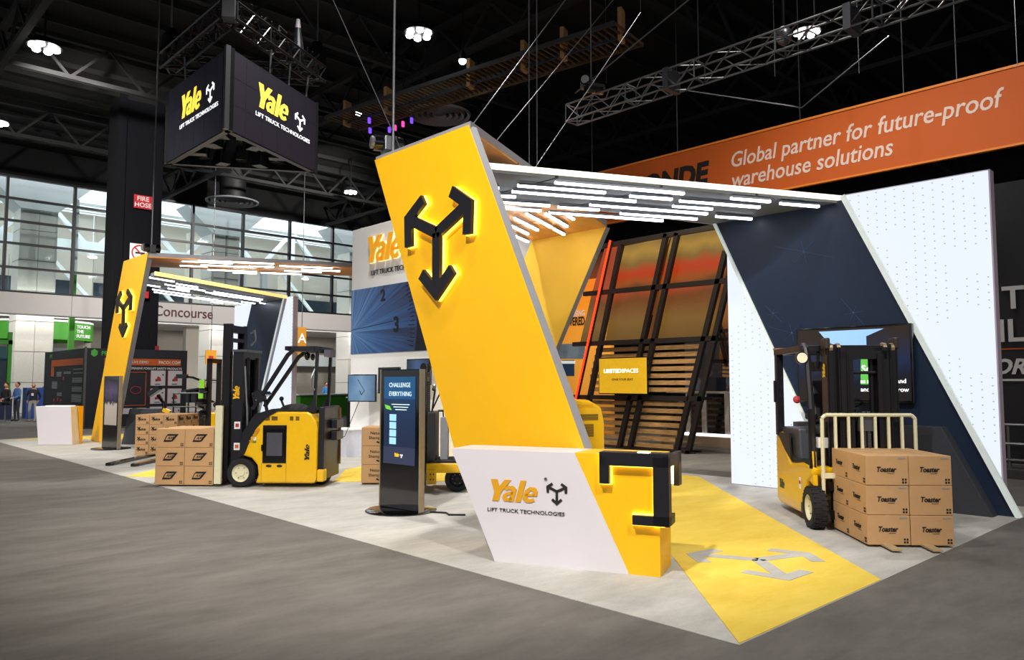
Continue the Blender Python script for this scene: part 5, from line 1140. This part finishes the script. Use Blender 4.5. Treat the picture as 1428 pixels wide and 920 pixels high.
def marks(m, l, w_, h):
    for a in range(2):
        for b in range(2):
            m.b(0, -.0012, -w_+.025+a*.028, -w_+.044+a*.028, .02+b*.03, .04+b*.03); m.b(.02+a*.03, .04+a*.03, 0, -.0, .0, .0) if False else None
            m.b(l-.09+a*-.0+a*.035-.0, l-.065+a*.035, .0, .0012, .02+b*.035, .045+b*.035) if False else m.b(.025+a*.028, .044+a*.028, 0, .0012, .02+b*.03, .04+b*.03)
def toaster(m, l, w_, h):
    m.text('Toaster', .052, (-.0005, -w_*.47, h*.45), -Y, Z, .002, 'CENTER', .03, .25, .85); m.b(0, -.0015, -w_*.66, -w_*.5, h*.39, h*.40)
    m.text('Toaster', .052, (l*.53, .0005, h*.45), -X, Z, .002, 'CENTER', .03, .25, .85); m.b(l*.3, l*.5, 0, .0015, h*.39, h*.40); marks(m, l, w_, h)
corner = G(1210.3, 763.6)
carton_stack(Vector((corner.x, corner.y, 0)), 43, 1.0, .885, .93, 2, 2, 3, toaster, 'brown toaster carton', 'toaster cartons on the sit-down forklift')
def angular(m, l, w_, h):
    # angular mark: two slanted wedges with letters between
    def P(a, b): return (l*.5-a, .0004, h*.55+b)
    for q in (((-.12, -.08), (.0, -.08), (.05, -.05), (-.09, -.05)), ((-.04, .05), (.14, .05), (.10, .02), (-.07, .02)), ((.14, .05), (.04, -.07), (.0, -.08), (.08, .02)), ((-.12, -.08), (-.09, -.05), (-.04, .05), (-.07, .02))):
        m.prism([P(*p) for p in q], (0, .0015, 0))
    m.text('AXIS', .04, (l*.5-.01, .0004, h*.55-.035), -X, Z, .0015, 'CENTER', .03, .4)
    m.text('AXIS', .06, (-.0004, -w_*.5, h*.5), -Y, Z, .0015, 'CENTER', .03, .4); marks(m, l, w_, h)
u1 = dirv(133); c1 = Vector((5.93, 12.67, 0))+u1*.50+dirv(223)*.43
# the face seen here is the long side of the load
carton_stack(c1, 133, 1.0, .9, .93, 2, 2, 3, angular, 'brown carton with angular black mark', 'cartons on the stand-up forklift')
def juice(m, l, w_, h):
    m.text('Juice', .062, (l*.50, .0004, h*.42), -X, Z, .0015, 'CENTER', .02, .2); m.text('x', .11, (l*.74, .0004, h*.46), -X, Z, .0015, 'CENTER', .02)
    m.text('Juice', .085, (-.0004, -w_*.52, h*.42), -Y, Z, .0015, 'CENTER', .03, .2, .8); m.text('x', .13, (-.0004, -w_*.24, h*.46), -Y, Z, .0015, 'CENTER', .02); marks(m, l, w_, h)
c3 = G(246, 636.5, 0); c3 = Vector((c3.x, c3.y, 0))
carton_stack(c3, 133, 1.02, 1.1, .94, 3, 3, 4, juice, 'small brown juice carton', 'juice cartons on the left pallet', .04)
def shampoo(m, l, w_, h):
    m.text('Natural', .05, (l*.5, .0004, h*.62), -X, Z, .0015, 'CENTER', .01); m.text('Shampoo', .05, (l*.5, .0004, h*.36), -X, Z, .0015, 'CENTER', .01)
    m.prism([(l*.48, .0004, h*.26), (l*.38, .0004, h*.2), (l*.42, .0004, h*.13), (l*.52, .0004, h*.2)], (0, .0015, 0)); marks(m, l, w_, h)
c4 = G(592, 683); 
cL = G(503, 676)
c4 = cL+dirv(-43)*.52*2
carton_stack(Vector((c4.x, c4.y, 0)), 137, 1.04, .6, .94, 2, 1, 3, shampoo, 'brown natural shampoo carton', 'shampoo cartons behind the kiosk')

# pallet truck at the left: forks, frame, handle
t = thing('pallet_truck', 'low black forks lying on the pale carpet at far left, loaded with the juice cartons', 'pallet truck', G(205, 640)+Vector((0, 0, 0)), math.radians(133))
o = t.location
for a, b in (((150, 650), (222, 634)), ((185, 651), (262, 634))):
    pa, pb = G(*a), G(*b); d = (pb-pa).normalized(); M_ = t.matrix_world if False else None
    la = Matrix.Rotation(-math.radians(133), 4, 'Z') @ (pa-o); lb_ = Matrix.Rotation(-math.radians(133), 4, 'Z') @ (pb-o)
    n = (lb_-la).normalized(); s = Vector((-n.y, n.x, 0))*.08
    MB().prism([la+s*.6, la-s*.6, la-s+n*.12, lb_-s, lb_+s, la+s+n*.12], (0, 0, .065)).build('fork', blackg, t, bevel=.01)
# order picker / rider truck behind the cartons
base = G(275, 632); 
t = thing('rider_truck', 'black rider truck with arm rail, screen and steering arm behind the juice cartons', 'forklift', (base.x+.9, base.y+1.2, .006), math.radians(133))
MB().b(-.9, .1, -.5, .5, .06, .96).build('body', tyellow, t, bevel=.04); MB().b(-.1, .9, -.5, .5, .06, .9).build('front_frame', black, t, bevel=.02)
m = MB()
for x in (.9, .7, .5, .3, .1): m.tube((x, .45, .9), (x, .45, 1.45), .02, 6)
m.tube((.9, .45, 1.45), (.1, .45, 1.45), .025, 8); m.tube((.9, .45, 1.1), (.1, .45, 1.1), .02, 8); m.tube((.5, -.4, .9), (.5, -.4, 1.8), .03, 8); m.tube((.1, -.4, .9), (.1, -.4, 1.8), .03, 8); m.tube((.5, -.4, 1.8), (.1, -.4, 1.8), .03, 8); m.build('rail', black, t)
m = MB(); m.box((.5, .1, 1.5), (.55, .45, .05), 0, .2, .15); m.b(.3, .7, .0, .2, 1.2, 1.5); m.build('writing_tray', blackg, t, bevel=.01); MB().box((.5, .1, 1.53), (.4, .3, .01), 0, .2, .15).build('paper', whitep, t)
m = MB(); m.b(-.9, -.2, -.2, .45, 1.02, 1.22); m.ball((-.45, .45, 1.15), .14, 12, 8, (2.2, .5, .9)); m.build('operator_cushion', rubber, t, bevel=.02); MB().lathe([(0, .0), (.06, .0), (.06, .02), (0, .02)], 16, (-.5, .53, 1.16), 'Y').build('round_badge', whitep, t)
m = MB(); m.path([(1.25, .2, .9), (1.3, .2, 1.2), (1.45, .2, 1.4)], .05, 8); m.box((1.55, .2, 1.5), (.34, .16, .12), 0, 0, .6); m.build('steering_arm', blackg, t)
MB().box((1.2, .2, .98), (.2, .1, .1), 0, 0, -.4).build('yellow_bracket', tyellow, t)
wheel(t, .5, .4, .14, .12, black); wheel(t, -.6, .4, .14, .12, black)
# reach mast with cameras behind the stand-up forklift's mast
base = G(297, 640)
t = thing('reach_mast', 'slim black mast with lamp arms, left of the tall forklift mast', 'forklift mast', (base.x+.35, base.y+.9, 0), math.radians(133))
m = MB(); m.b(-.05, .05, -.3, -.22, 0, 2.3); m.b(-.05, .05, .22, .3, 0, 2.3); m.b(-.05, .05, -.3, .3, 2.2, 2.3); m.b(-.05, .05, -.3, .3, .5, .6); m.build('mast_frame', black, t)
m = MB(); m.path([(.1, .3, 1.75), (.35, .35, 1.85), (.6, .35, 1.88)], .03, 6); m.box((.62, .35, 1.88), (.25, .1, .1)); m.ball((.1, .35, 1.55), .1); m.ball((.12, .35, 1.25), .12); m.ball((.1, .35, 1.0), .1); m.build('lamp_arm', blackg, t)
m = MB(); m.box((.1, .42, 1.7), (.12, .04, .2)); m.box((.12, .42, 1.42), (.1, .04, .12)); m.build('hi_vis_patch', mat('lime', '8fd43a', .5, emit=.2), t)

# middle lift truck behind the kiosk (black mast, yellow platform)
base = G(654, 686)
t = thing('platform_lift_truck', 'black masted lift truck with yellow platform between kiosk and counter', 'forklift', (base.x+.05, base.y+.5, .006), math.radians(137))
# local x: toward upper-left of picture; near side +y
m = MB()
for s in (1, -1): channel(m, .72, s*.33, .1, 2.25, .1, .15, s)
m.b(.66, .78, -.33, .33, 2.0, 2.1); m.b(.66, .78, -.33, .33, .3, .4); m.build('mast', chan, t)
for s in (1, -1): MB().tube((.72, s*.33-.05, 2.25), (.72, s*.33+.05, 2.25), .09, 16).build('top_roller', blackm, t)
m = MB()
for k in range(40): m.box((.62, .2, .6+k*.04), (.03, .05, .028))
m.build('lift_chain', galv, t)
MB().b(.4, .62, -.38, .38, .35, 1.25).build('front_guard', mat('perforated_black', '1c1a1c', .5), t, bevel=.01)
MB().b(.78, .95, -.38, .38, .1, 1.28).build('carriage', black, t, bevel=.01)
m = MB(); m.path([(.5, .3, 1.25), (.42, .3, 1.6), (.5, .3, 1.62)], .025, 6); m.path([(.48, .3, 1.3), (.25, .3, 1.6)], .02, 6); m.path([(.42, -.3, 1.25), (.28, -.3, 1.25), (.22, -.3, .5)], .02, 6); m.build('grab_rail', black, t)
MB().b(.1, .3, -.2, .1, .46, 1.15).build('perforated_panel', mat('pale_mesh', '8a8a90', .5), t); MB().ball((.44, .3, 1.66), .05).build('lamp', steel, t)
m = MB(); m.b(-.5, .62, -.45, .45, .30, .45); m.prism([(.62, -.45, .30), (.62, -.45, .45), (.62, .45, .45), (.62, .45, .3)], (-.05, 0, 0)); m.b(.35, .6, .40, .46, .12, .36); m.build('platform', tyellow, t, bevel=.02)
m = MB()
for x in (.42, .5):
    for z in (.2, .28): m.tube((x, .46, z), (x, .468, z), .015, 8)
m.build('bolts', black, t); MB().b(-.4, .6, -.4, .4, .45, .48).build('platform_mat', rubber, t)
for y in (.36, -.36): wheel(t, -.12, y, .2, .12, blackm)
wheel(t, .8, .3, .07, .06, blackm)
squash(t, lambda x: x*.6)
for ch in [x for x in bpy.data.objects if x.parent == t and x.name.split('.')[0] in ('mast', 'top_roller', 'lift_chain')]:
    for v in ch.data.vertices: v.co.z *= .87
# yellow truck rear seen through the arch
bp = VX(800, 600, 9.6)
t = thing('parked_yellow_truck', 'mustard truck rear with black vents seen through the arch', 'forklift', (9.9, 8.72, .006), math.radians(-20))
MB().prism([(-.5, 0, .08), (.5, 0, .08), (.5, 0, 1.05), (.44, 0, 1.3), (.2, 0, 1.42), (-.5, 0, 1.48)], (0, .8, 0)).build('body', ytruck, t, bevel=.05, seg=3)
m = MB()
for k in range(5): m.b(.0, .36, -.005, .005, 1.08+k*.022, 1.092+k*.022)
for k in range(10): m.b(.05, .27, -.005, .005, .80+k*.022, .812+k*.022)
m.build('vent_slits', black, t); MB().text('CONTROL', .05, (.1, -.004, 1.3), X, Z, .004, 'CENTER', 0, .2).build('lettering', gold, t)
wheel(t, -.2, .05, .2, .1, black); wheel(t, .3, .05, .2, .1, black)
t = thing('grey_plinth', 'grey blue slanted plinth top just behind the counter', 'plinth', (8.6, 7.22, 0), math.radians(-40))
MB().prism([(-.25, 0, 0), (.3, 0, 0), (.17, 0, .68), (.12, 0, .72), (-.2, 0, .74)], (0, .3, 0)).build('body', mat('plinth_blue', '6d7480', .5), t, bevel=.01)
m = MB(); m.tube((0, .1, 0), (0, .1, .6), .02, 6)
# pos equipment beside shampoo cartons
t = thing('cable_reel', 'small black and yellow reel unit standing on the shampoo cartons', 'reel', c4+dirv(137)*.25+dirv(47)*.3+Z*.972)
m = MB(); m.b(-.12, .12, -.1, .1, 0, .1); m.tube((0, -.1, .2), (0, .1, .2), .12, 14); m.build('body', blackg, t); MB().b(-.15, -.05, -.06, .06, .26, .32).build('yellow_cap', ytruck, t)

# ------------------------------------------------------------------ people
skin_m = mat('skin', 'b98268', .6); hair_m = mat('dark_hair', '2a1e16', .8)
def person(loc, rz, label, top, bottom, pose='stand', hair=True, sc=1.0, shoes='1a1a1c'):
    t = thing('person', label, 'person', loc, rz); t.scale = (sc,)*3
    tm, bm_, sm = mat('cloth_'+top, top, .8), mat('cloth_'+bottom, bottom, .8), mat('shoe_'+shoes, shoes, .6)
    J = {'pel': (0, 0, .95, .14), 'spi': (0, 0, 1.15, .135), 'che': (0, 0, 1.35, .15), 'nec': (0, 0, 1.50, .06), 'hed': (0, .0, 1.56, .055)}
    if pose == 'walk': J.update(hl=(-.1, 0, .9, .1), kl=(-.12, -.1, .5, .062), al=(-.13, .1, .09, .042), tl=(-.13, -.08, .04, .04), hr=(.1, 0, .9, .1), kr=(.12, -.12, .52, .062), ar=(.14, -.28, .1, .042), tr=(.15, -.46, .04, .04))
    elif pose == 'sit': J.update(hl=(-.1, -.03, .93, .1), kl=(-.12, -.42, .92, .068), al=(-.12, -.44, .5, .045), tl=(-.12, -.6, .46, .04), hr=(.1, -.03, .93, .1), kr=(.12, -.42, .92, .068), ar=(.12, -.44, .5, .045), tr=(.12, -.6, .46, .04))
    else: J.update(hl=(-.1, 0, .9, .1), kl=(-.11, -.02, .5, .062), al=(-.12, .02, .09, .042), tl=(-.13, -.15, .04, .04), hr=(.1, 0, .9, .1), kr=(.12, -.02, .5, .062), ar=(.14, .02, .09, .042), tr=(.16, -.15, .04, .04))
    if pose == 'walk': J.update(sl=(-.17, 0, 1.42, .07), el=(-.27, .05, 1.14, .045), wl=(-.22, -.12, .95, .03), sr=(.17, 0, 1.42, .07), er=(.27, .04, 1.14, .045), wr=(.22, -.1, .93, .03))
    else: J.update(sl=(-.17, 0, 1.42, .07), el=(-.25, -.02, 1.14, .045), wl=(-.16, -.25, 1.08, .03), sr=(.17, 0, 1.42, .07), er=(.25, -.02, 1.14, .045), wr=(.16, -.25, 1.06, .03))
    E_ = [('pel', 'spi'), ('spi', 'che'), ('che', 'nec'), ('nec', 'hed'), ('pel', 'hl'), ('hl', 'kl'), ('kl', 'al'), ('al', 'tl'), ('pel', 'hr'), ('hr', 'kr'), ('kr', 'ar'), ('ar', 'tr'), ('che', 'sl'), ('sl', 'el'), ('el', 'wl'), ('che', 'sr'), ('sr', 'er'), ('er', 'wr')]
    for s in 'lr':
        w0 = Vector(J['w'+s][:3]); e0 = Vector(J['e'+s][:3]); d = (w0-e0).normalized(); side = d.cross(X).normalized(); sx = -1 if s == 'r' else 1
        p = w0+d*.07; J['p'+s] = tuple(p)+(.026,); E_.append(('w'+s, 'p'+s))
        for k, ln in enumerate((.075, .085, .08, .065)):
            f = p+side*(.03-.02*k)+d*ln*.5+X*sx*.008; J['f%d'%k+s] = tuple(f)+(.0095,); E_.append(('p'+s, 'f%d'%k+s))
            f2 = f+d*ln*.4+X*sx*.025; J['g%d'%k+s] = tuple(f2)+(.008,); E_.append(('f%d'%k+s, 'g%d'%k+s))
        th = w0+d*.03+side*.05+X*sx*.02; J['t9'+s] = tuple(th)+(.011,); E_.append(('w'+s, 't9'+s))
    names = list(J); me = bpy.data.meshes.new('body'); me.from_pydata([J[n][:3] for n in names], [(names.index(a), names.index(b)) for a, b in E_], [])
    ob = bpy.data.objects.new('tmp', me); COL.objects.link(ob); sk = ob.modifiers.new('s', 'SKIN'); sk.use_smooth_shade = True
    for i, n in enumerate(names):
        r = J[n][3]; me.skin_vertices[0].data[i].radius = (r*(1.15 if n in ('che', 'spi', 'pel') else 1), r*(.8 if n in ('che', 'spi', 'pel') else 1)); me.skin_vertices[0].data[i].use_root = (n == 'pel')
    sb = ob.modifiers.new('b', 'SUBSURF'); sb.levels = sb.render_levels = 1
    bpy.context.view_layer.update(); ev = bpy.data.meshes.new_from_object(ob.evaluated_get(bpy.context.evaluated_depsgraph_get()))
    vs = [v.co.copy() for v in ev.vertices]; fs = [tuple(p.vertices) for p in ev.polygons]; bpy.data.objects.remove(ob)
    m = MB(); m.k = 0; m.add(vs, fs)
    def zone(c):
        if c.z > 1.47 and abs(c.x) < .1: return 0
        for s in 'lr':
            w0 = Vector(J['w'+s][:3]); e0 = Vector(J['e'+s][:3])
            d = (w0-e0).normalized(); k = (c-w0).dot(d)
            if -.01 < k < .25 and (c-w0-d*k).length < .062: return 0
        if (c.z < .12 and pose != 'sit') or (pose == 'sit' and c.z < .56): return 3
        if c.z < .98: return 2
        return 1
    m.mi = [zone(sum((vs[i] for i in f), Vector())/len(f)) for f in fs]
    m.ball((0, -.01, 1.645), .092, 16, 12, (.86, 1.02, 1.25)); m.ball((0, -.105, 1.635), .018, 6, 5, (.7, 1, 1.5))
    for s in (-1, 1): m.ball((s*.08, 0, 1.64), .024, 6, 5, (.4, .8, 1.3))
    o = m.build('body', [skin_m, tm, bm_, sm], t, smooth=True)
    e = MB(); [e.ball((s*.032, -.092, 1.655), .011, 6, 5) for s in (-1, 1)]; e.b(-.025, .025, -.104, -.095, 1.585, 1.592); e.build('face_features', mat('dark_face', '2c1a16', .5), t)
    if hair: MB().ball((0, .018, 1.68), .095, 14, 9, (.92, 1.0, 1.08)).build('hair', hair_m, t, smooth=True)
    return t
pt = person(G(45, 588), math.radians(-20), 'bald man in a black top and grey trousers walking at the far left', '1c1c20', '8a8680', 'walk', hair=False, sc=.98, shoes='8a7a68')
MB().b(-.06, .03, -.165, -.155, 1.18, 1.30).build('name_badge', postw, pt); MB().path([(-.05, -.08, 1.5), (-.02, -.155, 1.3)], .006, 4).build('lanyard', inkm, pt)
person(Vector((7.75, 40.5, 0)), math.radians(-70), 'man in a blue shirt among the crowd at the left edge', '4868a0', '202838', 'stand', True, 1.0)
def stool(loc, lb):
    t = thing('bar_stool', lb, 'stool', loc); m = MB(); m.tube((0, 0, .78), (0, 0, .85), .2, 16); m.build('seat', blackg, t); MB().tube((0, 0, .02), (0, 0, .78), .03, 8).build('stem', steel, t); MB().tube((0, 0, 0), (0, 0, .02), .22, 16).build('base', steel, t)
person(Vector((7.05, 39.0, -.02)), math.radians(-60), 'seated person in black clothes at the left edge', '17171b', '1a1c24', 'sit', True, 1.0)
stool((7.05, 39.0, 0), 'black bar stool under the seated person at the left edge')
ph = person(VY(288, 590, 26)-Z*VY(288, 590, 26).z, math.radians(60), 'person in dark clothes with a yellow back panel near the slim black mast', '2a2426', '2a2a30', 'stand', False, 1.0)
MB().prism([(-.14, .10, 1.05), (.14, .10, 1.05), (.12, .13, 1.42), (-.12, .13, 1.42)], (0, .02, 0)).build('yellow_back', ytruck, ph)
person(VY(454, 590, 40)-Z*VY(454, 590, 40).z, 0, 'person in a blue top behind the green counter', '3a78b8', '22242a', 'stand', True, 1.0)
